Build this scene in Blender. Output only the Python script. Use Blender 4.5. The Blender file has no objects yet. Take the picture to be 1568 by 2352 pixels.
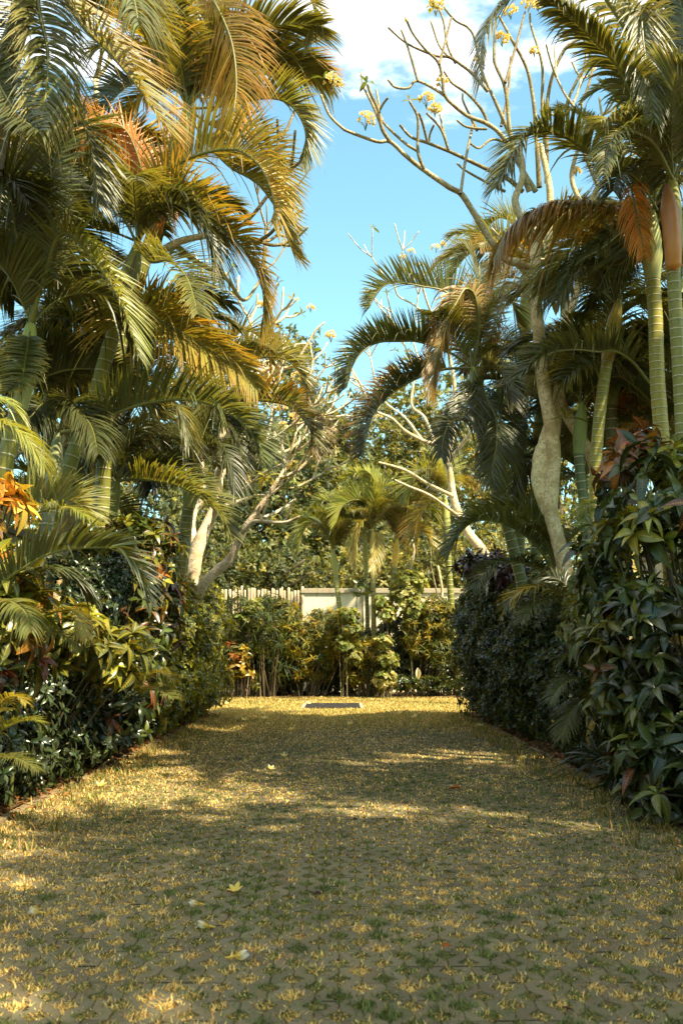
import bpy, math, random
import numpy as np
R = np.random.default_rng(7)
random.seed(7)
sc = bpy.context.scene
COL = sc.collection

# ------------------------------------------------------------------ camera
CAM_H, TILT, F = 1.1, math.atan(314/2287), 2287.0
def at(px, py, Y):
    """world point at depth Y seen at photo position (px,py) on a 1568x2352 grid"""
    a, b = (px-784)/F, (1176-py)/F
    y = math.cos(TILT) - b*math.sin(TILT); z = math.sin(TILT) + b*math.cos(TILT)
    return np.array([a*Y/y, Y, CAM_H + z*Y/y])
cd = bpy.data.cameras.new('camera'); cam = bpy.data.objects.new('camera', cd); COL.objects.link(cam)
cam.location = (0, 0, CAM_H); cam.rotation_euler = (math.pi/2+TILT, 0, 0)
cd.sensor_fit = 'VERTICAL'; cd.sensor_height = 36; cd.lens = 35; cd.clip_end = 2000; cd.clip_start = .05
cd.dof.use_dof = True; cd.dof.focus_distance = 11; cd.dof.aperture_fstop = 5.6
sc.camera = cam

def lin(r, g, b):
    f = lambda c: (c/255/12.92) if c <= 10 else ((c/255+.055)/1.055)**2.4
    return np.array([f(r), f(g), f(b)])
def nrm(v):
    return v/np.maximum(np.linalg.norm(v, axis=-1, keepdims=True), 1e-9)
UP = np.array([0, 0, 1.])

# ------------------------------------------------------------------ objects
def props(o, label=None, cat=None, group=None, kind=None):
    for k, v in (('label', label), ('category', cat), ('group', group), ('kind', kind)):
        if v: o[k] = v
    return o
def empty(name, loc, label, cat, group=None):
    o = bpy.data.objects.new(name, None); COL.objects.link(o); o.location = loc
    o.empty_display_size = .1
    return props(o, label, cat, group)

class G:
    """collects quads with per-vertex tint / vein / luv"""
    def __init__(s): s.V=[]; s.Fc=[]; s.T=[]; s.N=[]; s.L=[]; s.n=0
    def add(s, V, Fq, tint, luv, vein=None):
        V = np.asarray(V, float).reshape(-1,3); n = len(V)
        s.V.append(V); s.Fc.append(np.asarray(Fq).reshape(-1,4)+s.n); s.n += n
        t = np.broadcast_to(np.asarray(tint, float), (n,3)); s.T.append(t)
        s.N.append(np.broadcast_to(np.asarray(t if vein is None else vein, float), (n,3)))
        s.L.append(np.broadcast_to(np.asarray(luv, float), (n,3)))
    def build(s, name, mat, parent=None, org=None, smooth=True):
        V = np.concatenate(s.V); Fq = np.concatenate(s.Fc).astype(np.int32)
        if org is None and parent is not None: org = np.array(parent.matrix_basis.translation) if parent.parent is None else np.array(parent.parent.matrix_basis.translation)
        if org is not None: V = V - np.asarray(org)
        me = bpy.data.meshes.new(name)
        me.vertices.add(len(V)); me.vertices.foreach_set('co', V.astype(np.float32).ravel())
        m = len(Fq); me.loops.add(4*m); me.loops.foreach_set('vertex_index', Fq.ravel())
        me.polygons.add(m); me.polygons.foreach_set('loop_start', np.arange(0,4*m,4,dtype=np.int32))
        me.polygons.foreach_set('loop_total', np.full(m,4,np.int32))
        me.polygons.foreach_set('use_smooth', np.full(m, bool(smooth)))
        for nm, A in (('tint',s.T),('vein',s.N),('luv',s.L)):
            at_ = me.attributes.new(nm,'FLOAT_VECTOR','POINT')
            at_.data.foreach_set('vector', np.concatenate(A).astype(np.float32).ravel())
        me.update(calc_edges=True); me.validate()
        me.materials.append(mat)
        o = bpy.data.objects.new(name, me); COL.objects.link(o)
        if parent is not None: o.parent = parent
        return o

# ------------------------------------------------------------------ materials
def new_mat(name):
    m = bpy.data.materials.new(name); m.use_nodes = True
    nt = m.node_tree; nt.nodes.clear()
    return m, nt, nt.nodes, nt.links
class NB:
    def __init__(s, nt): s.nt=nt; s.n=nt.nodes; s.l=nt.links
    def node(s, t, **kw):
        n = s.n.new(t)
        for k,v in kw.items(): setattr(n,k,v)
        return n
    def put(s, sock, v):
        if v is None: return
        if hasattr(v,'is_linked'): s.l.new(v, sock)
        else: sock.default_value = v
    def math(s, op, a, b=None, c=None, clamp=False):
        n = s.node('ShaderNodeMath', operation=op, use_clamp=clamp)
        s.put(n.inputs[0],a); s.put(n.inputs[1],b)
        if c is not None: s.put(n.inputs[2],c)
        return n.outputs[0]
    def mix(s, fac, a, b, mode='MIX'):
        n = s.node('ShaderNodeMix', data_type='RGBA', blend_type=mode)
        s.put(n.inputs[0],fac); s.put(n.inputs[6],a); s.put(n.inputs[7],b)
        return n.outputs[2]
    def noise(s, vec, scale, detail=3, rough=.55):
        n = s.node('ShaderNodeTexNoise'); s.put(n.inputs['Vector'],vec)
        n.inputs['Scale'].default_value=scale; n.inputs['Detail'].default_value=detail; n.inputs['Roughness'].default_value=rough
        return n.outputs[0]
    def step(s, x, a, b):
        n = s.node('ShaderNodeMapRange', interpolation_type='SMOOTHSTEP')
        s.put(n.inputs[0],x); n.inputs[1].default_value=a; n.inputs[2].default_value=b
        return n.outputs[0]
    def attr(s, name):
        return s.node('ShaderNodeAttribute', attribute_name=name)
    def pos(s): return s.node('ShaderNodeNewGeometry').outputs['Position']
    def bump(s, h, strength, dist):
        n = s.node('ShaderNodeBump'); s.put(n.inputs['Height'],h); n.inputs['Strength'].default_value=strength; n.inputs['Distance'].default_value=dist
        return n.outputs[0]
    def bsdf(s, col, rough, spec=.5, normal=None):
        p = s.node('ShaderNodeBsdfPrincipled'); s.put(p.inputs['Base Color'],col); s.put(p.inputs['Roughness'],rough)
        p.inputs['Specular IOR Level'].default_value=spec
        if normal is not None: s.l.new(normal,p.inputs['Normal'])
        return p.outputs[0]
    def out(s, sh):
        o = s.node('ShaderNodeOutputMaterial'); s.l.new(sh,o.inputs[0])
def c4(c): return (float(c[0]),float(c[1]),float(c[2]),1)

def leaf_mat(name, rough=.38, spec=.5, trans=.35, veins=0., rib=.8, nveins=9., rw=.07, tcol=(1.75,1.45,.5)):
    m, nt, _, _ = new_mat(name); b = NB(nt)
    tint = b.attr('tint').outputs['Vector']; vein = b.attr('vein').outputs['Vector']
    sp = b.node('ShaderNodeSeparateXYZ'); b.l.new(b.attr('luv').outputs['Vector'], sp.inputs[0])
    u, v = sp.outputs[0], sp.outputs[1]
    au = b.math('ABSOLUTE', u)
    ribm = b.math('MULTIPLY', b.math('SUBTRACT', 1., b.step(au, rw*.5, rw*1.6)), rib)
    mask = ribm
    if veins > 0:
        w = b.math('FRACT', b.math('SUBTRACT', b.math('MULTIPLY', v, nveins), b.math('MULTIPLY', au, 1.3)))
        w = b.math('ABSOLUTE', b.math('SUBTRACT', w, .5))
        wm = b.math('MULTIPLY', b.math('SUBTRACT', 1., b.step(w, .06, .2)), veins)
        wm = b.math('MULTIPLY', wm, b.math('SUBTRACT', 1., b.step(au, .35, 1.05)))
        mask = b.math('MAXIMUM', ribm, wm)
    oi = b.node('ShaderNodeObjectInfo').outputs['Random']
    nz = b.noise(b.pos(), 5., 2)
    k = b.math('ADD', b.math('MULTIPLY', nz, .7), b.math('ADD', .5, b.math('MULTIPLY', oi, .3)))
    col = b.mix(mask, tint, vein)
    kk = b.node('ShaderNodeCombineXYZ')
    for i in range(3): b.l.new(k, kk.inputs[i])
    col = b.mix(1., col, kk.outputs[0], 'MULTIPLY')
    p = b.bsdf(col, rough, spec)
    tr = b.node('ShaderNodeBsdfTranslucent'); b.l.new(b.mix(1., col, (*tcol,1), 'MULTIPLY'), tr.inputs[0])
    mx = b.node('ShaderNodeMixShader'); mx.inputs[0].default_value = trans
    b.l.new(p, mx.inputs[1]); b.l.new(tr.outputs[0], mx.inputs[2]); b.out(mx.outputs[0])
    return m
M = {}
M['palm'] = leaf_mat('palm_leaf', .40, .6, .36, rib=.45, rw=.13)
M['croton'] = leaf_mat('croton_leaf', .3, .55, .22, veins=.5, rib=.95, nveins=13., rw=.06)
M['glossy'] = leaf_mat('glossy_leaf', .27, .6, .12, rib=.5)
M['hedge'] = leaf_mat('hedge_leaf', .34, .5, .3, rib=.3)
M['soft'] = leaf_mat('soft_leaf', .5, .3, .4, rib=.4)
M['grass'] = leaf_mat('grass_blade', .7, .2, .25, rib=0., tcol=(1.3,1.2,.6))
M['petal'] = leaf_mat('petal', .6, .2, .35, rib=0., tcol=(1.05,1.,.8))
M['litter'] = leaf_mat('dead_leaf', .7, .2, .1, rib=.4)

def tinted(name, rough=.6, spec=.3, nscale=12, namp=.5, bump=0, bscale=60):
    m, nt, _, _ = new_mat(name); b = NB(nt)
    tint = b.attr('tint').outputs['Vector']; p = b.pos()
    n = b.noise(p, nscale, 5, .65)
    k = b.math('ADD', b.math('MULTIPLY', n, namp*2), 1-namp)
    kk = b.node('ShaderNodeCombineXYZ')
    for i in range(3): b.l.new(k, kk.inputs[i])
    col = b.mix(1., tint, kk.outputs[0], 'MULTIPLY')
    nr = b.bump(b.noise(p, bscale, 4, .7), bump, .01) if bump else None
    b.out(b.bsdf(col, rough, spec, nr)); return m
M['stem'] = tinted('stem', .5, .4, 10, .3)
M['rachis'] = tinted('rachis', .4, .45, 6, .25)

def ring_mat():
    m, nt, _, _ = new_mat('ringed_trunk'); b = NB(nt)
    tint = b.attr('tint').outputs['Vector']
    sp = b.node('ShaderNodeSeparateXYZ'); b.l.new(b.attr('luv').outputs['Vector'], sp.inputs[0])
    p = b.pos()
    wob = b.math('MULTIPLY', b.math('SUBTRACT', b.noise(p, 9, 2), .5), .16)
    v = b.math('FRACT', b.math('ADD', sp.outputs[1], wob))        # v already counts rings
    d = b.math('ABSOLUTE', b.math('SUBTRACT', v, .5))
    ring = b.math('SUBTRACT', 1., b.step(d, .02, .085))
    edge = b.math('SUBTRACT', 1., b.step(b.math('ABSOLUTE', b.math('SUBTRACT', v, .66)), .0, .07))
    n = b.noise(p, 22, 5, .7)
    k = b.math('ADD', b.math('MULTIPLY', n, .9), .5)
    kk = b.node('ShaderNodeCombineXYZ')
    for i in range(3): b.l.new(k, kk.inputs[i])
    col = b.mix(1., tint, kk.outputs[0], 'MULTIPLY')
    col = b.mix(b.math('MULTIPLY', edge, .45), col, c4(lin(74,62,30)))
    rc = b.mix(n, c4(lin(150,135,95)), c4(lin(225,215,185)))
    col = b.mix(b.math('MULTIPLY', ring, .9), col, rc)
    stain = b.step(b.noise(p, 7, 4, .7), .56, .72)
    col = b.mix(b.math('MULTIPLY', stain, .6), col, c4(lin(95,85,60)))
    b.out(b.bsdf(col, b.math('ADD', .42, b.math('MULTIPLY', ring, .3)), .4, b.bump(ring, .6, .008))); return m
M['ring'] = ring_mat()

def bark_mat():
    m, nt, _, _ = new_mat('frangipani_bark'); b = NB(nt)
    tint = b.attr('tint').outputs['Vector']; p = b.pos()
    n1 = b.noise(p, 5, 5, .7); n2 = b.noise(p, 38, 5, .75)
    vo = b.node('ShaderNodeTexVoronoi'); vo.inputs['Scale'].default_value = 45; b.l.new(p, vo.inputs['Vector'])
    col = b.mix(b.step(n1, .42, .62), tint, b.mix(1., tint, (.62,.55,.44,1), 'MULTIPLY'))
    col = b.mix(b.step(n2, .45, .66), col, b.mix(1., tint, (.5,.43,.33,1), 'MULTIPLY'))
    col = b.mix(b.math('MULTIPLY', b.step(b.noise(p, 16, 4, .7), .58, .7), .7), col, c4(lin(205,200,180)))
    h = b.math('ADD', n2, b.math('MULTIPLY', vo.outputs[0], .5))
    b.out(b.bsdf(col, .8, .2, b.bump(h,.95,.010))); return m
M['bark'] = bark_mat()

# ------------------------------------------------------------------ generators
def spline(P, n):
    P = np.asarray(P, float)
    if len(P) == 2: P = np.array([P[0], P.mean(0), P[1]])
    A = np.vstack([2*P[0]-P[1], P, 2*P[-1]-P[-2]]); out=[]
    t = np.linspace(0,1,16,endpoint=False)[:,None]
    for i in range(1,len(A)-2):
        a,b_,c,d = A[i-1],A[i],A[i+1],A[i+2]
        out.append(.5*(2*b_+(c-a)*t+(2*a-5*b_+4*c-d)*t**2+(3*b_-a-3*c+d)*t**3))
    Q = np.vstack(out+[P[-1:]])
    s = np.r_[0, np.cumsum(np.linalg.norm(np.diff(Q,axis=0),axis=1))]
    x = np.linspace(0, s[-1], n)
    return np.stack([np.interp(x, s, Q[:,k]) for k in range(3)],1), s[-1]
def frames(Q, up0=None):
    T = nrm(np.gradient(Q, axis=0)); N = np.zeros_like(T)
    u = UP if up0 is None else up0
    v = u - T[0]*np.dot(T[0],u)
    if np.linalg.norm(v) < .15:
        h = Q[-1]-Q[0]; h[2]=0; v = -nrm(h) if np.linalg.norm(h)>.01 else np.array([0,-1.,0]); v = v - T[0]*np.dot(T[0],v)
    N[0] = nrm(v)
    for i in range(1,len(T)):
        v = N[i-1]-T[i]*np.dot(T[i],N[i-1]); N[i] = nrm(v)
    return T, N, np.cross(T, N)
def tube(g, pts, radii, tint, n=40, seg=10, ringlen=None, tint2=None, wob=0., cap=True):
    Q, L = spline(pts, n); T, N, S = frames(Q)
    r = np.interp(np.linspace(0,1,n), np.linspace(0,1,len(radii)), radii)
    if wob: r = r*(1+wob*(R.random(n)-.5))
    if cap: r = r.copy(); Q = np.vstack([Q, Q[-1]+T[-1]*r[-1]*.5]); r = np.r_[r, r[-1]*.12]; T=np.vstack([T,T[-1]]);N=np.vstack([N,N[-1]]);S=np.vstack([S,S[-1]])
    m = len(Q); a = np.linspace(0,2*np.pi,seg,endpoint=False)
    rr = r[:,None]*(1+wob*.6*(R.random((m,seg))-.5)) if wob else np.repeat(r[:,None],seg,1)
    V = Q[:,None]+rr[...,None]*(np.cos(a)[None,:,None]*N[:,None]+np.sin(a)[None,:,None]*S[:,None])
    i = np.arange(m-1)[:,None]*seg; j = np.arange(seg)[None]; j2=(j+1)%seg
    Fq = np.stack([i+j, i+j2, i+seg+j2, i+seg+j],-1).reshape(-1,4)
    v = np.linspace(0, L/(ringlen or 1), m)
    luv = np.zeros((m,seg,3)); luv[...,0]=a/6.283; luv[...,1]=v[:,None]
    t = np.asarray(tint,float)
    if tint2 is not None:
        k = np.linspace(0,1,m)[:,None]; tv = t*(1-k)+np.asarray(tint2)*k; t = np.repeat(tv[:,None],seg,1).reshape(-1,3)
    g.add(V, Fq, t, luv.reshape(-1,3))
    return Q
def leaf_tpl(ny, prof, droop=.25, fold=.15, wave=0., width=.4):
    """leaf along +y length 1; returns verts, faces, luv"""
    y = np.linspace(0,1,ny+1); w = np.interp(y, np.linspace(0,1,len(prof)), prof)*width/2
    V = np.zeros((ny+1,3,3)); U = np.zeros((ny+1,3,3))
    for k,u in enumerate((-1,0,1)):
        V[:,k,0]=u*w; V[:,k,1]=y*(1-.25*droop*y)
        V[:,k,2]=-droop*y**2+abs(u)*w*fold*2+(wave*np.sin(y*13+u*1.3)*w*abs(u))
        U[:,k,0]=u; U[:,k,1]=y
    i=np.arange(ny)[:,None]*3; j=np.arange(2)[None]
    return V.reshape(-1,3), np.stack([i+j,i+j+1,i+j+4,i+j+3],-1).reshape(-1,4), U.reshape(-1,3)
OVAL=[.06,.6,.92,1,.85,.5,.03]; OBOV=[.06,.3,.6,.9,1,.75,.04]; LANCE=[.1,.7,1,.95,.75,.4,.03]; ROUND=[.1,.85,1,1,.9,.65,.1]
def scatter(g, tpl, P, D, NRM, size, tint, vein=None, wscale=None):
    V,Fq,U = tpl; n=len(P); k=len(V)
    D=nrm(D); X=nrm(np.cross(D,NRM)); Z=np.cross(X,D)
    s=np.broadcast_to(np.asarray(size,float),(n,))
    xs = s if wscale is None else s*wscale
    W = P[:,None]+ (V[None,:,0]*xs[:,None])[...,None]*X[:,None]+(V[None,:,1]*s[:,None])[...,None]*D[:,None]+(V[None,:,2]*s[:,None])[...,None]*Z[:,None]
    FF = Fq[None]+(np.arange(n)*k)[:,None,None]
    rep=lambda a: np.repeat(np.broadcast_to(np.asarray(a,float),(n,3)),k,0)
    g.add(W, FF, rep(tint), np.tile(U,(n,1)), None if vein is None else rep(vein))
def basis(A):
    h = np.where(np.abs(A[:,2:3])>.9, np.array([[1.,0,0]]), np.array([[0,0,1.]]))
    B = nrm(np.cross(A,h)); return B, np.cross(A,B)
def jit(c, n, a=.25, hue=.12):
    c=np.broadcast_to(np.asarray(c,float),(n,3))
    return np.clip(c*(1+a*(R.random((n,1))*2-1))*(1+hue*(R.random((n,3))*2-1)),0,1)
def pick(pal, n):
    cols=np.array([p[0] for p in pal]); w=np.array([p[1] for p in pal],float)
    return R.choice(len(pal), n, p=w/w.sum()), cols
def rosettes(g, tpls, P, A, k, elev, size, pal, stemlen=.06, rise=.0):
    """k leaves round every axis A at P; pal = [((tint),(weight),(vein))...]"""
    A=nrm(A); B,C=basis(A); n=len(P)
    idx=R.choice(len(pal),n,p=np.array([p[1] for p in pal])/sum(p[1] for p in pal))
    T=np.array([p[0] for p in pal])[idx]; VN=np.array([p[2] if len(p)>2 else p[0] for p in pal])[idx]
    az0=R.random(n)*6.28
    for q in range(k):
        az=az0+q*2.4+R.normal(0,.25,n); f=q/max(k-1,1)
        e=elev[0]+(elev[1]-elev[0])*f+R.normal(0,.15,n)
        D=np.cos(e)[:,None]*A+np.sin(e)[:,None]*(np.cos(az)[:,None]*B+np.sin(az)[:,None]*C)
        D[:,2]-=.12
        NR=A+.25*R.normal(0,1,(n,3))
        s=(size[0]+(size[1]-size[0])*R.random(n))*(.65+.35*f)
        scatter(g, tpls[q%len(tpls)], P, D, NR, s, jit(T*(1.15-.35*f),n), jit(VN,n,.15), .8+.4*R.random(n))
def blob_pts(blobs, n, box=.75, face=(0,-1,.4), bias=.7, r0=.6, zmin=.03):
    """points and axes over lumpy blobs [(center, radii)]"""
    face=nrm(np.array(face,float)); ar=np.array([r[0]*r[1]+r[1]*r[2]+r[0]*r[2] for _,r in blobs]); P=[];A=[]
    for (c,r),m in zip(blobs,(n*ar/ar.sum()).astype(int)):
        d=nrm(R.normal(0,1,(m*3+3,3))); keep=(d@face > -.25)|(R.random(len(d))>bias); d=d[keep][:m]
        s=np.sign(d)*np.abs(d)**box
        lump=1+.15*np.sin(s[:,0]*7+c[1]*3)*np.sin(s[:,1]*6+c[0])+.11*np.sin(s[:,2]*9+c[0]*5)
        q=(r0+(1.04-r0)*R.random(len(d))**.6)*lump
        p=np.asarray(c)+s*np.asarray(r)*q[:,None]
        P.append(p); A.append(nrm(s/np.asarray(r)))
    P=np.vstack(P);A=np.vstack(A); k=P[:,2]>zmin
    return P[k],A[k]
def stems(g, base, tips, r, tint, bend=.15):
    for t in tips:
        b=np.array(base)+np.r_[R.normal(0,.12,2),0]
        m=(b+t)/2+np.r_[R.normal(0,bend,2)*.5,.1]
        tube(g,[b,m,t],[r,r*.8,r*.5],tint,n=10,seg=5,cap=False)

# ------------------------------------------------------------------ palm fronds
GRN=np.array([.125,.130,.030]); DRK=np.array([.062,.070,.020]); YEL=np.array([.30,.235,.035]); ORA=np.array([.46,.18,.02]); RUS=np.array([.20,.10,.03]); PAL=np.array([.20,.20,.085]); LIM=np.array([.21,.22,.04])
RAC=np.array([.17,.16,.03])
LK,NK,WK=1.3,1.95,.68
def frond_geo(pts, L, W=.032, n=52, t0=.16, vee=.75, droop=.16, fwd=(1.15,.5), tint=GRN, tip=None, tipamt=.6, up0=None, roll=0., patch=None):
    L=L*LK; n=int(n*NK); W=W*WK
    g=G(); Q,tot=spline(pts,90); T,N,S=frames(Q,up0)
    if roll:
        a=(roll*np.linspace(0,1,90))[:,None]; N,S=np.cos(a)*N+np.sin(a)*S, np.cos(a)*S-np.sin(a)*N
    ns=7; s=np.linspace(0,1,ns); wp=np.array([.45,.95,1,.92,.72,.42,.04])
    for side in (-1,1):
        tt=(np.arange(n)+.5+R.uniform(-.3,.3,n))/n; t=t0+(1-t0)*tt; x=t*89; i=np.clip(x.astype(int),0,88); f=(x-i)[:,None]
        p=Q[i]*(1-f)+Q[i+1]*f; Ti=nrm(T[i]*(1-f)+T[i+1]*f); Ni=nrm(N[i]*(1-f)+N[i+1]*f); Si=np.cross(Ti,Ni)*side
        ln=L*np.interp(tt,[0,.08,.3,.6,.85,1],[.5,.8,1,.9,.6,.32])*(1+R.normal(0,.05,n))
        a=(fwd[0]+(fwd[1]-fwd[0])*tt+R.normal(0,.06,n))[:,None]
        ve=(vee*(1-.35*tt)+R.normal(0,.11,n))[:,None]
        d=np.cos(a)*Ti+np.sin(a)*(np.cos(ve)*Si+np.sin(ve)*Ni)
        dr=(droop*(.6+.8*R.random(n)))
        brk=R.random(n)<.06; dr=np.where(brk,dr+.7,dr)
        P=p[:,None]+ln[:,None,None]*(d[:,None]*s[None,:,None]) ; P[...,2]-=ln[:,None]*dr[:,None]*(s**2.2)[None]
        tan=nrm(np.gradient(P,axis=1)); wv=Ti[:,None]-tan*np.sum(tan*Ti[:,None],-1,keepdims=True); wv=nrm(wv); nr=np.cross(wv,tan)*side
        w=(W/2*(.7+.3*np.interp(tt,[0,.3,1],[.7,1,.55])))[:,None,None]*wp[None,:,None]
        V=np.stack([P-wv*w-nr*w*.35,P+nr*w*.1,P+wv*w-nr*w*.35],2)
        base=(np.arange(n)*ns*3)[:,None,None]; ii=(np.arange(ns-1)*3)[None,:,None]; j=np.arange(2)[None,None]
        Fq=np.stack([base+ii+j,base+ii+j+1,base+ii+j+4,base+ii+j+3],-1)
        tn=jit(tint,n,.22,.1)
        if patch is not None:      # recolours a stretch of the frond: yellowing, also sunlight painted on one sucker
            pc,a0,a1=patch; kf=np.clip(1-np.abs(tt-(a0+a1)/2)/((a1-a0)/2+1e-6),0,1)**.5*(.6+.4*R.random(n)); tn=tn*(1-kf[:,None])+jit(pc,n,.2)*kf[:,None]
        tn=np.repeat(tn[:,None],ns,1)
        if tip is not None:
            k=(np.clip((s-.45)/.5,0,1)[None]*(tipamt*(.3+.9*R.random(n)))[:,None])[...,None]; k=np.clip(k,0,1); tn=tn*(1-k)+np.asarray(tip)*k
        tn=np.repeat(tn[:,:,None],3,2)
        U=np.zeros((n,ns,3,3)); U[...,0]=np.array([-1,0,1]); U[...,1]=s[None,:,None]
        g.add(V,Fq,tn.reshape(-1,3),U.reshape(-1,3),(tn*1.5+.01).reshape(-1,3))
    r=G(); rr=max(.006,min(.016,tot*.006)); tube(r,Q[::6],[rr*1.5,rr,rr*.3],RAC,n=36,seg=6,tint2=RAC*.9)
    return g,r
def hang(g,r,parent):
    o=g.build('frond',M['palm'],parent); q=r.build('rachis',M['rachis'],o, org=np.array(parent.matrix_basis.translation)); return o
# shared fronds for filling crowns (local: base at origin, growing along +y)
TPL=[]
def make_tpls():
    specs=[(.9,.55,GRN,None,.35),(.75,.8,GRN,YEL,.4),(.6,1.05,DRK,None,.3),(.95,.75,GRN*.8+YEL*.3,ORA,.4),(.7,.95,YEL*.7+GRN*.4,ORA,.35),(1.05,.5,DRK*1.2,YEL,.4),(.6,.9,PAL,None,.5)]
    for e0,curl,tn,tp,dr in specs:
        s=np.linspace(0,1,7); ang=e0-(e0+curl)*s**1.2; step=1/6.
        y=np.r_[0,np.cumsum(np.cos(ang[:-1])*step)]; z=np.r_[0,np.cumsum(np.sin(ang[:-1])*step)]
        g,r=frond_geo(np.stack([np.zeros(7)+.04*np.sin(s*3),y,z],1),.30,.021,50,.14,.7,dr,tint=tn,tip=tp,tipamt=.7)
        a=g.build('frond',M['palm']); b=r.build('rachis',M['rachis']); b.parent=a
        TPL.append((a,b))
make_tpls()
USED=set()
def fill_frond(root, loc, az, tilt, length, k):
    """copy of a shared frond with its rachis"""
    a,b=TPL[k%len(TPL)]
    if (k%len(TPL)) in USED:
        a=a.copy(); b=b.copy(); COL.objects.link(a); COL.objects.link(b); b.parent=a
    USED.add(k%len(TPL))
    a.parent=root; a.location=loc; a.rotation_mode='XYZ'
    a.rotation_euler=(tilt, random.uniform(-.25,.25), az); a.scale=(length,)*3
    return a

def palm(label, d, crown, shaft, trunk, rt, fronds=(), fill=0, flen=1.6, fillkinds=None, rings=.11, ttint=None, ttint2=None, stint=None, shaft_r=1.35, azr=None, name='palm_tree', tiltr=(-.35,.35), group='tall ringed palms along the path', cat='palm tree', spathe=None):
    """crown/shaft/trunk = photo positions; trunk goes on down to the ground"""
    C=at(*crown,d); tp=[at(*p,d) for p in trunk]
    last=tp[-1]; sl=(tp[-1]-tp[-2]) if len(tp)>1 else np.array([0,0,-1.]); k=-last[2]/min(sl[2],-.2)
    gnd=np.array([last[0]+np.clip(sl[0]*k,-.6,.6), d, -.02]); 
    root=empty(name, (gnd[0],gnd[1],0), label, cat, group)
    tt=lin(112,112,38) if ttint is None else ttint
    g=G(); sh=at(*shaft,d)
    tube(g,[sh]+tp+([ (last+gnd)/2, gnd] if last[2]>.3 else [gnd]),[rt*.95,rt,rt*1.05,rt*1.2],tt,n=120,seg=14,wob=.035,ringlen=rings,tint2=ttint2 if ttint2 is not None else tt)
    g.build('trunk',M['ring'],root)
    g=G(); st=lin(150,150,85) if stint is None else stint
    tube(g,[sh-(C-sh)*.03, sh*.75+C*.25, (C+sh)/2, C],[rt*1.0,rt*shaft_r,rt*shaft_r*.9,rt*.55],st,n=24,seg=14,tint2=st*np.array([.98,1,.6]))
    g.build('crownshaft',M['stem'],root)
    if spathe: spathe(root)
    for fr in fronds:
        pts=fr['p']; m=len(pts); dd=fr.get('dd',R.uniform(-.5,.3)); d0=fr.get('d0',0)
        W3=[at(x,y,d+d0+dd*(i/(m-1))) for i,(x,y) in enumerate(pts)]
        kw={k:v for k,v in fr.items() if k not in('p','dd','L','d0')}
        hang(*frond_geo(W3, fr['L']*d/F, **kw),root)
    base=np.array([gnd[0],gnd[1],0])
    for i in range(int(fill*1.5+.5)):
        az=(i*2.4+R.normal(0,.3)) if azr is None else R.uniform(*azr)
        kk=R.choice(fillkinds) if fillkinds else i
        fill_frond(root, tuple(C-base+R.normal(0,.02,3)), az, R.uniform(*tiltr), flen*R.uniform(.8,1.15), int(kk))
    return root
def fr(p,L,**k): return dict(p=p,L=L,**k)

exec_order=[]
# ------------------------------------------------------------------ setting: ground
def sheet_mat(name, cols, scales, rough=.9, bump=.5, bs=80):
    m,nt,_,_=new_mat(name); b=NB(nt); p=b.pos()
    col=b.mix(b.step(b.noise(p,scales[0],5,.6),.4,.62), c4(cols[0]), c4(cols[1]))
    col=b.mix(b.step(b.noise(p,scales[1],5,.7),.45,.65), col, c4(cols[2]))
    b.out(b.bsdf(col,rough,.15,b.bump(b.noise(p,bs,5,.7),bump,.02))); return m
M['soil']=sheet_mat('soil',[lin(84,66,38),lin(60,46,28),lin(120,98,58)],[3,25])
M['joint']=sheet_mat('joint_soil',[lin(120,98,54),lin(88,76,40),lin(150,124,70)],[2,18])
M['lawn']=sheet_mat('lawn_ground',[lin(150,130,72),lin(124,112,60),lin(168,144,84)],[1.5,14])
M['bare']=sheet_mat('bare_ground',[lin(96,84,48),lin(74,66,38),lin(124,106,60)],[.3,6])
def paver_mat():
    m,nt,_,_=new_mat('concrete_paver'); b=NB(nt); p=b.pos(); tint=b.attr('tint').outputs['Vector']
    n=b.noise(p,1.3,4,.6); n2=b.noise(p,60,5,.7)
    k=b.math('ADD',b.math('ADD',.55,b.math('MULTIPLY',n,.5)),b.math('MULTIPLY',n2,.4))
    kk=b.node('ShaderNodeCombineXYZ')
    for i in range(3): b.l.new(k,kk.inputs[i])
    col=b.mix(1.,tint,kk.outputs[0],'MULTIPLY')
    col=b.mix(b.math('MULTIPLY',b.step(b.noise(p,9,5,.7),.55,.7),.5),col,c4(lin(120,104,62)))
    b.out(b.bsdf(col,.85,.25,b.bump(n2,.5,.006))); return m
M['paver']=paver_mat()
def plane(name,x0,x1,y0,y1,z,mat,nx=1,ny=1,amp=0.,kind='structure'):
    g=G(); X,Y=np.meshgrid(np.linspace(x0,x1,nx+1),np.linspace(y0,y1,ny+1)); Z=np.full_like(X,z)
    if amp: Z=Z+amp*(np.sin(X*5.1+Y*1.7)+np.sin(Y*3.3-X*2.2)+np.sin(X*11+Y*7)*.4)+amp*.6*R.random(X.shape)
    i=np.arange(ny)[:,None]*(nx+1); j=np.arange(nx)[None]
    g.add(np.stack([X,Y,Z],-1),np.stack([i+j,i+j+1,i+nx+2+j,i+nx+1+j],-1),(.5,.5,.5),(0,0,0))
    return props(g.build(name,mat),kind=kind)
plane('ground',-150,150,-60,300,-.03,M['bare'])
plane('lawn',-9,9,17.2,23.4,-.004,M['lawn'],60,40,.004)
PX0,PX1,PY0,PY1=-2.15,2.08,.6,18.2
plane('joint_soil',PX0-.02,PX1+.02,PY0,PY1,-.007,M['joint'],20,80,.001)
plane('planting_bed',-4.6,-2.24,-6,17.6,.012,M['soil'],24,240,.012)
plane('planting_bed',2.17,4.8,-6,17.6,.012,M['soil'],24,240,.012)
plane('planting_bed',-7,7,22.6,25.6,.014,M['soil'],90,24,.012)
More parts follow.
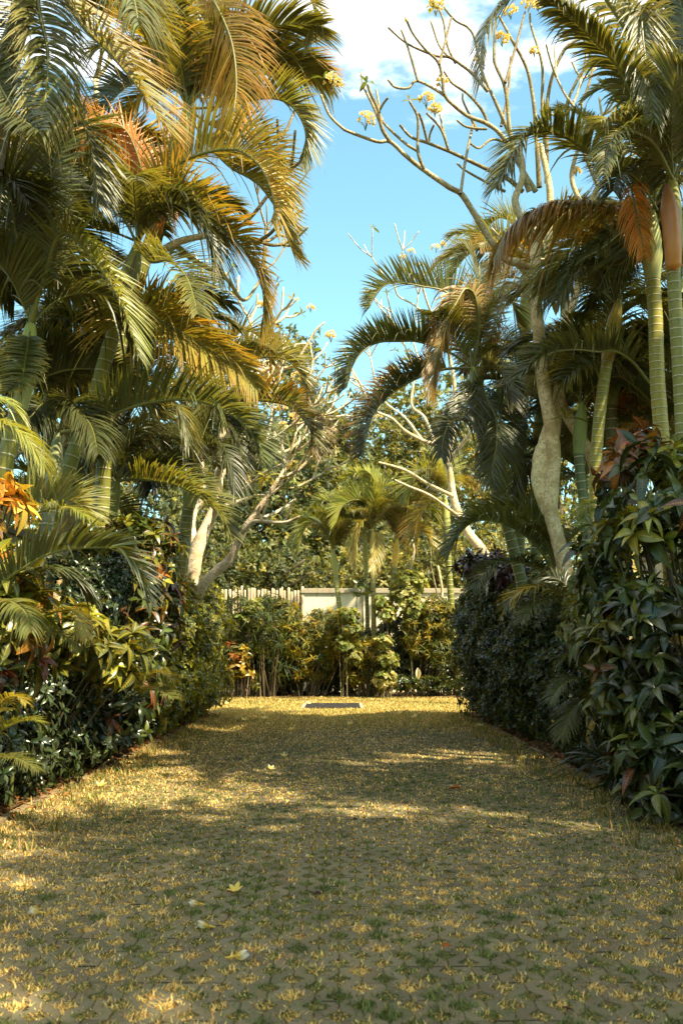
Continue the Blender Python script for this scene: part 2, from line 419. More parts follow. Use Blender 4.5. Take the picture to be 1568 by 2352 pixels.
def box(g,c,s,tint,rz=0.,bev=0.):
    c=np.array(c,float); h=np.array(s,float)/2
    X=np.array([[-1,-1,-1],[1,-1,-1],[1,1,-1],[-1,1,-1],[-1,-1,1],[1,-1,1],[1,1,1],[-1,1,1]])*h
    if rz: cz,sz=math.cos(rz),math.sin(rz); X=X@np.array([[cz,sz,0],[-sz,cz,0],[0,0,1]])
    g.add(X+c,[[0,3,2,1],[4,5,6,7],[0,1,5,4],[1,2,6,5],[2,3,7,6],[3,0,4,7]],tint,(0,0,0))
CW,CP,DW,DL=.0765,.17,.039,.046
def cover(x,y):
    """0..1: how far grass and straw cover the paving"""
    c=.5+.25*np.sin(x*1.9+y*.7)+.22*np.sin(x*.8-y*1.3+1)+.15*np.sin(x*4.1+y*2.9)
    c=c*(.02+.30*np.clip((y-4.8)/5,0,1))+np.clip((-x-.5)/1.6,0,1)*np.clip((y-3.2)/1.5,0,1)*.75+np.clip((np.abs(x)-1.75)/.5,0,1)*.35+np.clip((y-13.5)/3.5,0,1)*1.1
    return np.clip(c,0,1)
def pavers():
    g=G(); ni=int((PX1-PX0)/CW); nj=int((PY1-PY0)/CP); yl=np.linspace(0,1,11)
    i,j=np.meshgrid(np.arange(ni),np.arange(nj),indexing='ij'); i=i.ravel(); j=j.ravel(); n=len(i)
    off=.5*(i%2)
    y=PY0+(j[:,None]+.003+.994*yl[None])*CP           # one period long
    def bite(col):
        yc=PY0+(.25+.5*(col%2))*CP
        ph=np.abs(((y-yc[:,None])/CP+.5)%1-.5)*CP
        return DW*np.clip(1-(ph/DL)**1.25,0,1)
    xl=PX0+i[:,None]*CW+.0014+bite(i)+R.normal(0,.0012,(n,11)); xr=PX0+(i[:,None]+1)*CW-.0014-bite(i+1)+R.normal(0,.0012,(n,11))
    z=R.normal(0,.0012,(n,1))+np.zeros((n,11)); be=.003
    V=np.stack([np.stack([xl,y,z-.016],-1),np.stack([xl+.0005,y,z-be],-1),np.stack([xl+be,y,z],-1),np.stack([xr-be,y,z],-1),np.stack([xr-.0005,y,z-be],-1),np.stack([xr,y,z-.016],-1)],2)
    b=(np.arange(n)*66)[:,None,None]; r=(np.arange(10)*6)[None,:,None]; c=np.arange(5)[None,None]
    Fq=np.stack([b+r+c,b+r+c+1,b+r+c+7,b+r+c+6],-1)
    t=jit(lin(110,100,72),n,.2,.04); g.add(V,Fq,np.repeat(t,66,0),(0,0,0))
    props(g.build('paving',M['paver'],smooth=False),kind='structure')
pavers()
for kx in (PX0-.05,PX1+.05):
    g=G(); y=.6
    while y<17.6:
        l=R.uniform(.55,.65); box(g,(kx+R.normal(0,.004),y+l/2,-.006+R.normal(0,.002)),(.07,l-.008,.04),jit(lin(128,112,80),1,.15,.03)[0]); y+=l
    props(g.build('kerb',M['paver'],smooth=False),kind='structure')

BL=[np.array([[-.5,0,0],[.5,0,0],[.3,.6,-.08],[-.3,.6,-.08],[.04,1,-.3],[-.04,1,-.3]])]
def blades(g,P,h,w,lean,tint,curl=.1):
    n=len(P); az=R.random(n)*6.283; D=np.stack([np.cos(az),np.sin(az),np.zeros(n)],1); X=np.stack([-np.sin(az),np.cos(az),np.zeros(n)],1)
    le=lean*(.4+R.random(n)); up=np.cos(le)*h; ou=np.sin(le)*h
    B=P; Mid=P+D*(ou*(.52-curl))[:,None]+UP*(up*(.52+curl))[:,None]; Tp=P+D*ou[:,None]+UP*up[:,None]
    ww=(w/2)[:,None]
    V=np.stack([B-X*ww,B+X*ww,Mid+X*ww*.8,Mid-X*ww*.8,Tp+X*ww*.1,Tp-X*ww*.1],1)
    b=(np.arange(n)*6)[:,None]; Fq=np.concatenate([b+np.array([[0,1,2,3]]),b+np.array([[3,2,4,5]])],0)
    g.add(V,Fq,np.repeat(tint,6,0),(1,0,0))
STRAW=lin(214,182,108); STRAW2=lin(176,142,80); GG=lin(104,110,56); GD=lin(76,88,48); BRN=lin(120,86,42)
def grass():
    g=G()
    # tufts in the paver openings
    ni=int((PX1-PX0)/CW)+1; nj=int((PY1-PY0)/CP)
    i,j=np.meshgrid(np.arange(ni),np.arange(nj),indexing='ij'); i=i.ravel(); j=j.ravel()
    cx=PX0+i*CW; cy=PY0+(j+.25+.5*(i%2))*CP
    vis=(np.abs(cx)<cy*.4+.3)&(cy>2.0); cx,cy=cx[vis],cy[vis]
    n=len(cx); kind=np.clip(.55+.25*np.sin(cx*2.3+cy*1.1)+.2*np.sin(cx*5-cy*2.7)+R.normal(0,.38,n)+np.clip(-cx-.6,0,1)*.2,0,1)   # 0 green .. 1 straw
    per=np.where(cy<5,170,np.where(cy<9,60,20))
    idx=np.repeat(np.arange(n),per); m=len(idx)
    a=R.uniform(-1,1,(m,2)); u=(a[:,0]+a[:,1])/2; v=(a[:,0]-a[:,1])/2
    sp_=np.where(R.random(m)<.07,1.6,.74)
    P=np.stack([cx[idx]+u*DW*2.05*sp_,cy[idx]+v*DL*2.05*sp_,np.full(m,-.005)],1)
    st=R.random(m)<kind[idx]*.95
    tint=np.where(st[:,None],np.where(R.random((m,1))<.6,STRAW,STRAW2),np.where(R.random((m,1))<.55,GG,GD)); tint=jit(tint*1.28,m,.3,.1)
    big=(.6+.9*R.random(n))[idx]
    far=np.clip((cy[idx]-4)/8,0,1)
    blades(g,P,(.007+.015*R.random(m))*big,(.0030+.0026*R.random(m))*(1+2.*far),np.where(st,1.38,.95),tint,curl=.08)
    # joint grass between pavers and straw lying on top
    m=230000; y=2.1+16*R.random(m)**1.2; x=R.uniform(PX0-.1,PX1+.1,m)
    k=(R.random(m)<cover(x,y)*(.9))&(np.abs(x)<y*.4+.3); x,y=x[k],y[k]; m=len(x)
    st=R.random(m)<.84; tint=np.where(st[:,None],np.where(R.random((m,1))<.6,STRAW,STRAW2),np.where(R.random((m,1))<.6,GG,GD))
    tint=np.where(R.random((m,1))<.1,BRN,tint); far=np.clip((y-4)/9,0,1)
    blades(g,np.stack([x,y,np.full(m,.0)],1),.016+.018*R.random(m),(.0026+.0022*R.random(m))*(1+2.2*far),np.where(st,1.5,.9),jit(tint,m,.3,.1),curl=.03)
    # lawn at the far end
    m=90000; y=R.uniform(13.5,22.9,m); x=R.uniform(-5,5,m); k=R.random(m)<(np.clip((y-13.5)/4,0,1)*~((x>-.75)&(x<.41)&(y>18.6)&(y<20.35))); x,y=x[k],y[k]; m=len(x)
    f=.5+.3*np.sin(x*1.7+y)+.2*np.sin(x*3.1-y*2.2); st=R.random(m)<.35+.4*f
    tint=np.where(st[:,None],lin(188,164,100),lin(140,134,70))
    blades(g,np.stack([x,y,np.zeros(m)],1),.025+.03*R.random(m),.010+.008*R.random(m),np.full(m,.9),jit(tint,m,.25,.08))
    # longer green weeds along both borders
    for xs,sgn in ((-2.15,1),(2.05,-1)):
        q=260; cx=xs+sgn*np.abs(R.normal(0,.22,q)); cy=R.uniform(3,17,q); idx=np.repeat(np.arange(q),14); m=len(idx)
        P=np.stack([cx[idx]+R.normal(0,.03,m),cy[idx]+R.normal(0,.03,m),np.zeros(m)],1)
        blades(g,P,.03+.06*R.random(m),.005+.004*R.random(m),np.full(m,.7),jit(np.where(R.random((m,1))<.6,lin(96,104,50),STRAW2),m,.3,.1))
    props(g.build('grass',M['grass']),'straw and green grass growing between the pavers','grass',kind='stuff')
grass()
def litter():
    g=G(); tpl=leaf_tpl(4,OVAL,.2,.3,.3,.4)
    m=2600; left=R.random(m)<.5; x=np.where(left,-2.2-np.abs(R.normal(0,.3,m))+.12*R.random(m),2.15+np.abs(R.normal(0,.3,m))-.1*R.random(m)); y=R.uniform(3,17,m)
    x2=R.uniform(-5,5,500); y2=R.uniform(22.5,25,500); x3=R.uniform(-2.1,2.05,330); y3=2.2+15*R.random(330); x=np.r_[x,x2,x3]; y=np.r_[y,y2,y3]; m=len(x); lane=np.abs(x)<2.1
    P=np.stack([x,y,np.full(m,.035)],1); az=R.random(m)*6.28
    D=np.stack([np.cos(az),np.sin(az),R.normal(0,.15,m)],1); NR=np.array([[0,0,1.]])+R.normal(0,.3,(m,3))
    P[:,2]=np.where(lane&(y<22),.012,P[:,2]); scatter(g,tpl,P,D,NR,(.03+.07*R.random(m))*np.where(lane&(y<22),.42,1.),jit(np.where(R.random((m,1))<.5,lin(128,84,40),lin(88,62,36)),m,.4,.1))
    props(g.build('leaf_litter',M['litter']),'dry brown leaf litter under the hedges','leaf litter',kind='stuff')
litter()

# ------------------------------------------------------------------ walls, fence, drain
def wall_mat():
    m,nt,_,_=new_mat('stained_render'); b=NB(nt); p=b.pos(); tint=b.attr('tint').outputs['Vector']
    mp=b.node('ShaderNodeMapping'); mp.inputs['Scale'].default_value=(5,5,.9); b.l.new(p,mp.inputs[0])
    streak=b.step(b.noise(mp.outputs[0],1.6,5,.7),.52,.72)
    col=b.mix(b.math('MULTIPLY',streak,.5),tint,c4(lin(120,108,84)))
    col=b.mix(b.math('MULTIPLY',b.step(b.noise(p,3,6,.75),.56,.7),.6),col,c4(lin(96,88,70)))
    b.out(b.bsdf(col,.85,.2,b.bump(b.noise(p,40,5,.7),.35,.01))); return m
M['wall']=wall_mat()
def wall(label,c,s,cap,tint,captint):
    root=empty('garden_wall',(c[0],c[1],0),label,'wall'); g=G(); box(g,(c[0],c[1],s[2]/2-.05),(s[0],s[1],s[2]+.1),tint); g.build('wall_body',M['wall'],root,smooth=False)
    g=G(); box(g,(c[0],c[1],s[2]+.04+.005),(s[0]+cap,s[1]+cap,.09),captint); box(g,(c[0],c[1],s[2]+.092+.012),(s[0]+cap-.06,s[1]+cap-.06,.03),captint); g.build('coping',M['wall'],root,smooth=False)
CREAM=lin(236,222,184)
wall('cream rendered boundary wall with stained coping at the far end',(3.02,25.7),(8.0,.22,2.52),.1,CREAM,lin(168,156,128))
wall('grey rendered side wall behind the left palms',(-4.75,9),(.2,30,2.7),.1,lin(150,140,112),lin(96,88,68))
wall('cream rendered side wall behind the right palms',(5.0,8),(.2,30,2.5),.1,lin(205,192,155),lin(130,120,95))
def wood_mat():
    m,nt,_,_=new_mat('weathered_stakes'); b=NB(nt); p=b.pos(); tint=b.attr('tint').outputs['Vector']
    mp=b.node('ShaderNodeMapping'); mp.inputs['Scale'].default_value=(20,20,1.5); b.l.new(p,mp.inputs[0])
    n=b.noise(mp.outputs[0],2,5,.7); col=b.mix(b.step(n,.35,.7),tint,b.mix(1.,tint,(.5,.45,.38,1),'MULTIPLY'))
    b.out(b.bsdf(col,.75,.2,b.bump(n,.4,.01))); return m
M['wood']=wood_mat()
def fence():
    root=empty('stake_fence',(-3.2,25.6,0),'weathered pale bamboo stake fence beside the cream wall','fence'); g=G(); x=-5.6
    while x<-1.02:
        w=R.uniform(.05,.085); h=2.62+R.normal(0,.035); t=jit(lin(200,182,146),1,.25,.06)[0]
        if R.random()<.9: tube(g,[(x+w/2,25.6,.05),(x+w/2+R.normal(0,.01),25.6,1.3),(x+w/2+R.normal(0,.012),25.6,h)],[w/2,w/2*.95,w/2*.92],t,n=8,seg=8)
        x+=w+R.uniform(.004,.022)
    g.build('stakes',M['wood'],root)
    for z in (.75,2.05):
        g=G(); box(g,(-3.3,25.67,z),(4.6,.05,.07),lin(130,112,84)); g.build('rail',M['wood'],root,smooth=False)
    for x in (-5.5,-3.3,-1.12):
        g=G(); box(g,(x,25.74,1.25),(.08,.08,2.5),lin(120,102,78)); g.build('post',M['wood'],root,smooth=False)
fence()
M['conc']=tinted('concrete',.85,.2,14,.35,.4,70)
M['iron']=tinted('dark_iron',.55,.4,20,.3,.2,90)
def drain():
    x0,x1,y0,y1=-.69,.35,18.75,20.25
    root=empty('drain_cover',((x0+x1)/2,(y0+y1)/2,0),'dark slotted drain cover in a pale concrete rim on the lawn','drain cover')
    g=G(); ct=lin(150,140,116)
    for c,s in (((x0-.03,(y0+y1)/2,-.008),(.06,y1-y0+.1,.06)),((x1+.03,(y0+y1)/2,-.008),(.06,y1-y0+.1,.06)),(((x0+x1)/2,y1+.03,-.012),(x1-x0,.06,.04)),(((x0+x1)/2,y0-.03,-.02),(x1-x0,.06,.04))): box(g,c,s,ct)
    g.build('rim',M['conc'],root,smooth=False)
    g=G(); y=y0+.03
    while y<y1:
        box(g,((x0+x1)/2,y,.012),(x1-x0-.01,.05,.03),lin(44,42,38)); y+=.075
    g.build('grate',M['iron'],root,smooth=False)
    g=G(); box(g,((x0+x1)/2,(y0+y1)/2,-.004),(x1-x0-.02,y1-y0-.02,.014),lin(24,22,18)); g.build('pit_lining',M['iron'],root,smooth=False)
    for x in (x0+.3,x1-.3):
        g=G(); tube(g,[(x-.05,19.5,.03),(x,19.5,.05),(x+.05,19.5,.03)],[.006,.006],lin(90,86,76),n=8,seg=5); g.build('lifting_handle',M['iron'],root)
drain()

# ------------------------------------------------------------------ palms, left side
GT=lin(128,128,44); OT=lin(178,138,40); GS=lin(110,112,66)
palm('tall palm at the upper left edge with pale swollen crownshaft',7.0,(75,-110),(52,30),[(20,140),(2,260),(-40,520)],.085,[
  fr([(75,-110),(140,-20),(190,60),(250,120),(310,190),(348,245),(385,300)],150,tint=GRN*.7+YEL*.5,tip=ORA,tipamt=.7,dd=-.8,vee=.5,n=60),
  fr([(75,-110),(20,60),(-10,160),(40,260),(90,300)],120,tint=DRK,dd=-1.2),
  fr([(75,-110),(90,20),(110,120),(105,220),(90,300)],120,tint=GRN,tip=YEL,dd=-1.0,droop=.6),
  fr([(75,-110),(170,-90),(260,-20),(330,60),(360,130)],130,tint=YEL*.6+GRN*.5,tip=YEL,dd=.5,n=60),
  fr([(75,-110),(0,0),(-50,120),(-60,240)],130,tint=DRK,dd=-.6),
  fr([(75,-110),(140,-140),(240,-110),(300,-20),(320,60)],130,tint=GRN,dd=-1.5,droop=.7),
 ],fill=2,flen=1.7,ttint=lin(120,110,70),stint=lin(150,152,110),fillkinds=[0,2,5],tiltr=(-.5,.1))
palm('left foreground palm with smooth pale green crownshaft and radiating upright stalks',7.6,(72,745),(44,935),[(28,1000),(4,1095),(-30,1250)],.070,[
  fr([(72,745),(100,640),(140,535),(200,578),(240,630),(280,700),(302,765),(316,815)],95,tint=GRN,patch=(LIM*1.15,.35,.95),dd=-.8,vee=.55,n=64,fwd=(1.25,.6)),
  fr([(72,745),(95,560),(130,360),(165,295),(190,283),(212,355),(228,470)],115,tint=DRK*1.3,tip=PAL,dd=-.6,n=62),
  fr([(72,745),(40,560),(20,420),(-20,380),(-50,430)],120,tint=DRK,dd=-.6),
  fr([(72,745),(30,650),(-10,600),(-60,620)],110,tint=GRN,dd=-.4),
  fr([(72,745),(130,690),(200,672),(270,690),(310,730),(330,790)],80,tint=DRK,dd=.6,vee=.7,droop=.4),
  fr([(72,745),(85,600),(60,470),(20,450),(-10,520)],115,tint=GRN,tip=YEL,dd=.8),
  fr([(72,745),(80,640),(85,520),(120,420),(180,420)],110,tint=PAL*.9,dd=.7),
  fr([(72,745),(60,820),(50,870),(20,900)],70,tint=GRN,tip=YEL,dd=-.6),
 ],fill=0,flen=1.4,ttint=lin(126,124,44),ttint2=lin(150,124,44),stint=lin(152,156,100),fillkinds=[0,2])
palm('leaning green trunk with bold white rings and arching yellow fronds',9.5,(318,560),(276,720),[(244,822),(212,930),(172,1034),(116,1205)],.075,[
  fr([(318,560),(335,480),(365,410),(410,375),(450,358),(500,345),(550,346),(595,380),(618,425),(630,470),(622,508)],118,tint=YEL*.55+GRN*.5,tip=YEL*1.2,tipamt=.5,patch=(YEL*1.2+ORA*.15,.55,1.05),dd=-.8,n=78,vee=.95,fwd=(1.2,.9),W=.03),
  fr([(318,560),(340,470),(400,425),(450,460),(500,515),(550,560),(590,620),(606,690),(600,748)],118,tint=YEL*.75+GRN*.35,tip=ORA,tipamt=.55,dd=-.6,n=78,vee=.35,fwd=(1.2,.5)),
  fr([(318,560),(300,640),(285,735),(330,722),(380,742),(440,778),(500,815),(555,850),(592,890)],125,tint=YEL*.6+GRN*.4,tip=ORA*.8+YEL*.3,tipamt=.6,dd=-1.0,n=74,vee=.95,droop=.3,fwd=(1.0,.5)),
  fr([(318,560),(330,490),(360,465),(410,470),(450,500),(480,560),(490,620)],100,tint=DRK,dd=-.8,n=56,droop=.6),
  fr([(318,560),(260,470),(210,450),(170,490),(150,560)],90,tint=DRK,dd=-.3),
  fr([(318,560),(300,440),(250,330),(200,290),(160,300),(130,350)],120,tint=RUS*.6+YEL*.5,tip=ORA*1.2,tipamt=.9,dd=.3,fwd=(1.2,.7)),
  fr([(318,560),(330,420),(290,300),(230,285),(190,300)],110,tint=ORA*.7+RUS*.4,tip=ORA*1.1,dd=-.5,vee=1.0,fwd=(1.0,.7)),
  fr([(318,560),(345,600),(390,600),(430,640),(455,720)],90,tint=GRN,tip=YEL,dd=-1.5),
 ],fill=3,flen=1.5,ttint=GT,ttint2=lin(112,112,44),fillkinds=[0,1,2,3,5])
palm('tall palm of the left row whose orange fronds hang highest',11.0,(430,250),(400,420),[(330,600),(290,720),(272,813),(248,900),(236,1130)],.085,[
  fr([(430,250),(420,100),(440,0),(478,-12),(515,50),(535,110),(543,190),(536,260),(520,320)],118,tint=ORA*.5+YEL*.75,tip=ORA,tipamt=.5,dd=-.9,n=70,vee=.2,fwd=(1.2,.7),droop=.5),
  fr([(430,250),(440,120),(430,20),(410,-60),(370,-90)],150,tint=PAL*1.1,dd=.4,n=60,vee=.5),
  fr([(430,250),(470,140),(520,20),(590,-30),(660,-35),(710,-5),(722,40),(700,92)],85,tint=YEL*.5+GRN*.4,tip=PAL,dd=-.2,n=66),
  fr([(430,250),(500,245),(560,233),(620,226),(662,238),(690,272),(702,315),(690,362)],88,tint=GRN*1.1,tip=YEL,tipamt=.4,dd=-.4,n=70,vee=.9),
  fr([(430,250),(470,320),(530,385),(590,420),(640,490),(664,560),(688,596)],92,tint=YEL*.5+GRN*.6,tip=YEL,dd=.2,n=66,vee=.8),
  fr([(430,250),(480,150),(540,110),(600,130),(650,200)],100,tint=YEL*.5+GRN*.5,tip=ORA,dd=.5),
  fr([(430,250),(380,120),(330,20),(280,-20),(230,0)],120,tint=GRN,tip=YEL,dd=.3),
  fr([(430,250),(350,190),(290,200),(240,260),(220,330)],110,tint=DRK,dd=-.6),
  fr([(430,250),(400,330),(380,400),(390,480)],90,tint=RUS*1.2,tip=ORA,dd=-.6,droop=.8),
  fr([(430,250),(490,290),(550,310),(610,350),(650,420),(660,480)],90,tint=YEL*.6+GRN*.5,dd=.9,vee=.8),
 ],fill=8,flen=1.8,ttint=lin(120,118,44),fillkinds=[0,1,3,4,5],tiltr=(-.2,.6))
palm('short palm among the left crotons with one long dark frond reaching out',9.0,(135,994),(110,1190),[(108,1215),(104,1300)],.062,[
  fr([(135,994),(190,985),(250,957),(320,930),(390,918),(440,920),(490,931),(540,958),(575,992),(592,1025),(597,1055)],118,tint=DRK*1.5,tip=GRN,dd=-1.0,n=84,vee=.95,droop=.12,fwd=(1.1,.55),t0=.12),
  fr([(135,994),(150,940),(170,930),(210,980),(225,1040)],80,tint=DRK,dd=-1.0,droop=.6),
  fr([(135,994),(110,940),(95,930),(60,980),(50,1040)],80,tint=DRK,dd=-.9,droop=.6),
 ],fill=0,flen=1.2,ttint=lin(120,122,90),stint=lin(140,140,110),fillkinds=[0,2])
palm('slender palm above the left crotons with a plain olive crownshaft',11.6,(271,1106),(250,1215),[(249,1240),(246,1330)],.055,[
  fr([(271,1106),(305,1100),(345,1103),(395,1112),(435,1128),(475,1156),(508,1190),(528,1228)],88,tint=GRN,tip=LIM,dd=-1.0,n=70,vee=.9,droop=.25,t0=.1),
  fr([(271,1106),(240,1030),(222,960),(215,900)],80,tint=DRK,dd=.2),
  fr([(271,1106),(283,1010),(290,930),(320,880),(360,880)],90,tint=DRK,dd=.4),
  fr([(271,1106),(300,1040),(350,1000),(400,1005),(432,1050),(440,1100)],85,tint=DRK,dd=.7,droop=.5),
  fr([(271,1106),(300,1020),(345,960),(395,930),(420,960),(432,1010)],70,tint=PAL,dd=-.4,droop=.7,vee=.3),
 ],fill=4,flen=1.2,ttint=lin(104,108,60),stint=lin(128,130,70),fillkinds=[0,2,5])
palm('orange ringed trunk rising beside the slender palm',11.4,(262,800),(232,960),[(215,1054),(200,1130),(190,1185)],.075,[],fill=7,flen=1.5,ttint=lin(140,128,44),ttint2=OT,fillkinds=[0,1,2,5],rings=.16)
palm('dim palm with closely ringed grey green trunk behind the slender palm',12.8,(262,860),(250,1000),[(240,1060),(228,1150),(222,1240)],.07,[],fill=7,flen=1.7,ttint=lin(98,102,58),fillkinds=[0,2,5],rings=.07)
palm('banded trunk leaning in front of the white frangipani trunk',13.2,(448,1070),(434,1165),[(430,1184),(424,1235),(414,1310)],.082,[
  fr([(448,1070),(470,1030),(500,1020),(525,1060),(540,1130)],60,tint=DRK,dd=-.6,droop=.6),
  fr([(448,1070),(420,1020),(390,1010),(360,1050),(350,1120)],70,tint=DRK,dd=-.8,droop=.6),
  fr([(448,1070),(440,1000),(430,940),(400,920),(370,960)],70,tint=GRN,dd=.2),
  fr([(448,1070),(470,990),(500,930),(540,930),(570,980)],70,tint=GRN,dd=.2,tip=YEL),
 ],fill=2,flen=1.1,ttint=lin(110,108,44),ttint2=lin(196,160,56),rings=.085,fillkinds=[0,2])
palm('palm behind the left row whose rusty tipped frond ends the arch',13.6,(470,900),(455,1000),[(440,1100),(430,1200)],.075,[
  fr([(470,900),(530,918),(590,920),(630,924),(665,934),(695,962),(714,995),(716,1028)],92,tint=GRN,tip=ORA,tipamt=.75,dd=-.9,n=72,vee=.9,t0=.2),
  fr([(470,900),(530,850),(590,824),(640,822),(672,838),(692,866),(700,895)],78,tint=PAL*1.1,tip=YEL*.6,dd=-.3,n=64,vee=.95),
  fr([(470,900),(520,800),(560,760),(600,780),(620,830)],78,tint=YEL*.5+GRN*.5,tip=ORA,dd=.4),
  fr([(470,900),(440,780),(400,720),(350,720)],85,tint=GRN,dd=.4),
  fr([(470,900),(500,960),(540,1000),(560,1060)],70,tint=DRK,dd=-.5,droop=.5),
 ],fill=3,flen=1.4,fillkinds=[0,1,3,5])
def low(label,d,base,fronds,fill=0,flen=.8,kinds=None,stem=.02,group='young palm suckers in the beds',tiltr=(-.2,.4)):
    B=at(*base,d); root=empty('young_palm',(B[0],B[1],0),label,'palm',group)
    g=G(); gx=B[0]+np.sign(B[0])*(.3 if stem<.03 else .25); yo=.5 if stem<.03 else .12; tube(g,[(gx,B[1]+yo,-.02),(gx*.8+B[0]*.2,B[1]+yo*.8,B[2]*.6),B],[stem*1.4,stem*1.1,stem],lin(96,100,48),n=14,seg=8); g.build('trunk',M['stem'],root)
    for f in fronds:
        m=len(f['p']); dd=f.get('dd',0); W3=[B if i==0 and f.get('root',True) else at(x,y,d+f.get('d0',0)+dd*i/(m-1)) for i,(x,y) in enumerate(f['p'])]
        kw={k:v for k,v in f.items() if k not in('p','dd','L','d0','root')}
        hang(*frond_geo(W3,f['L']*d/F,**kw),root)
    for i in range(fill): fill_frond(root,tuple(B-np.array([B[0],B[1],0])),i*2.4+R.normal(0,.3),R.uniform(*tiltr),flen*R.uniform(.8,1.15),int(R.choice(kinds or [0,2])))
    return root
low('young palm at the left edge with a dark comb-like frond over the shrubs',6.3,(-20,1370),[
  fr([(-20,1370),(20,1328),(55,1304),(109,1274),(164,1261),(219,1258),(262,1262),(300,1290),(326,1335),(336,1372)],92,tint=DRK*1.4,tip=PAL,tipamt=.3,n=38,W=.032,vee=1.0,droop=.15,fwd=(.95,.5),t0=.06,dd=-.3),
  fr([(-20,1370),(20,1335),(70,1315),(120,1310),(170,1330),(210,1365)],75,tint=DRK,n=34,W=.03,vee=.5,droop=.5,dd=.4),
  fr([(-20,1370),(0,1380),(30,1385),(60,1410),(70,1450)],60,tint=GRN,n=30,vee=.4,droop=.5,dd=-.5)])
low('young palm with a pale feathery frond in front of the ringed trunks',7.6,(10,1220),[
  fr([(10,1220),(45,1182),(90,1158),(135,1148),(178,1157),(205,1185)],105,tint=PAL*1.15,tip=LIM,n=34,W=.028,vee=1.0,droop=.1,fwd=(.95,.6),t0=.05,dd=-.3),
  fr([(10,1220),(60,1190),(120,1168),(170,1170),(220,1200)],60,tint=LIM,n=40,W=.012,vee=.5,droop=.4,dd=-.6)])
low('sunlit lime palm sucker at the left edge',5.8,(-90,1080),[
  fr([(-90,1080),(-50,985),(0,972),(45,995),(80,1035),(98,1065)],85,tint=LIM*1.2,tip=LIM*1.3,n=34,W=.018,vee=.5,droop=.55,dd=-.2),
  fr([(-90,1080),(-60,950),(-20,915),(30,935),(60,975)],70,tint=LIM*1.1,n=30,W=.018,vee=.5,droop=.6,dd=.3)])
low('low yellowish palm sucker at the foot of the left shrubs',5.9,(-40,1740),[
  fr([(-40,1740),(-10,1690),(30,1665),(65,1655),(98,1660)],48,tint=LIM*.8,n=26,W=.014,vee=.7,droop=.3,dd=-.2),
  fr([(-40,1740),(-20,1650),(10,1610),(40,1600),(60,1615)],48,tint=YEL*.6+GRN*.3,n=26,W=.014,vee=.6,droop=.4,dd=-.3),
  fr([(-40,1740),(0,1740),(45,1745),(90,1770)],45,tint=GRN,n=26,W=.014,vee=.6,droop=.4,dd=-.4)])
low('yellow green palm frond hanging among the left croton leaves',6.6,(90,1420),[
  fr([(90,1420),(130,1405),(170,1403),(190,1432),(200,1468)],42,tint=YEL*1.1,n=24,W=.016,vee=.4,droop=.4,dd=-.3),
  fr([(90,1420),(110,1450),(150,1460),(185,1490)],40,tint=GRN,n=24,W=.014,vee=.4,droop=.4,dd=-.3)],stem=.012)
low('thin palm sucker between croton and hedge on the left',9.4,(300,1600),[
  fr([(300,1600),(335,1585),(370,1588),(400,1605)],48,tint=GRN,n=26,W=.016,vee=.6,droop=.3,dd=-.6),
  fr([(300,1600),(330,1560),(365,1545),(400,1560)],44,tint=YEL*.5+GRN*.5,n=26,W=.016,vee=.6,droop=.4,dd=-.4)],fill=2,flen=.6)

# ------------------------------------------------------------------ palms, right side
def spathe(root):
    g=G(); a=at(1542,440,7.42); 
    tube(g,[at(1530,425,7.5),at(1536,480,7.41),at(1544,560,7.40),at(1546,612,7.44)],[.02,.07,.07,.06],lin(132,82,46),n=26,seg=12,tint2=lin(196,128,60),wob=.05); g.build('dry_sheath',M['rachis'],root)
palm('right edge palm with an orange dry sheath on its crownshaft',7.5,(1545,415),(1545,618),[(1552,740),(1562,900),(1570,1060)],.056,[
  fr([(1545,415),(1484,290),(1424,165),(1359,90),(1304,35),(1254,-5)],84,tint=GRN*.8,tip=PAL,dd=-1.0,n=62,vee=.5,droop=.4,W=.034),
  fr([(1545,415),(1460,120),(1340,-60),(1240,-60),(1160,5),(1114,70),(1104,130),(1103,190)],80,tint=PAL*.7,dd=-1.1,n=66,W=.03,vee=.4,droop=.35),
  fr([(1545,415),(1500,200),(1480,40),(1470,20),(1478,110),(1488,190),(1498,270)],85,tint=PAL*.8,tip=LIM*.8,dd=-.5,n=64,vee=.4,droop=.5),
  fr([(1545,415),(1560,250),(1575,100),(1560,0),(1530,-60)],120,tint=PAL*.7,dd=.3),
  fr([(1545,415),(1520,250),(1490,120),(1430,30),(1370,20)],76,tint=GRN*1.2,tip=LIM,dd=.8),
  fr([(1545,415),(1580,330),(1620,300),(1660,350)],110,tint=GRN,dd=-.5),
  fr([(1545,415),(1500,330),(1440,300),(1400,330),(1385,400)],62,tint=GRN,dd=-1.2,droop=.5),
  fr([(1545,415),(1540,300),(1550,180),(1580,150)],110,tint=PAL*.8,dd=-.8),
 ],fill=1,flen=1.3,ttint=lin(126,120,48),ttint2=lin(138,124,46),stint=lin(152,140,70),spathe=spathe,fillkinds=[0,2,5,6],rings=.075)
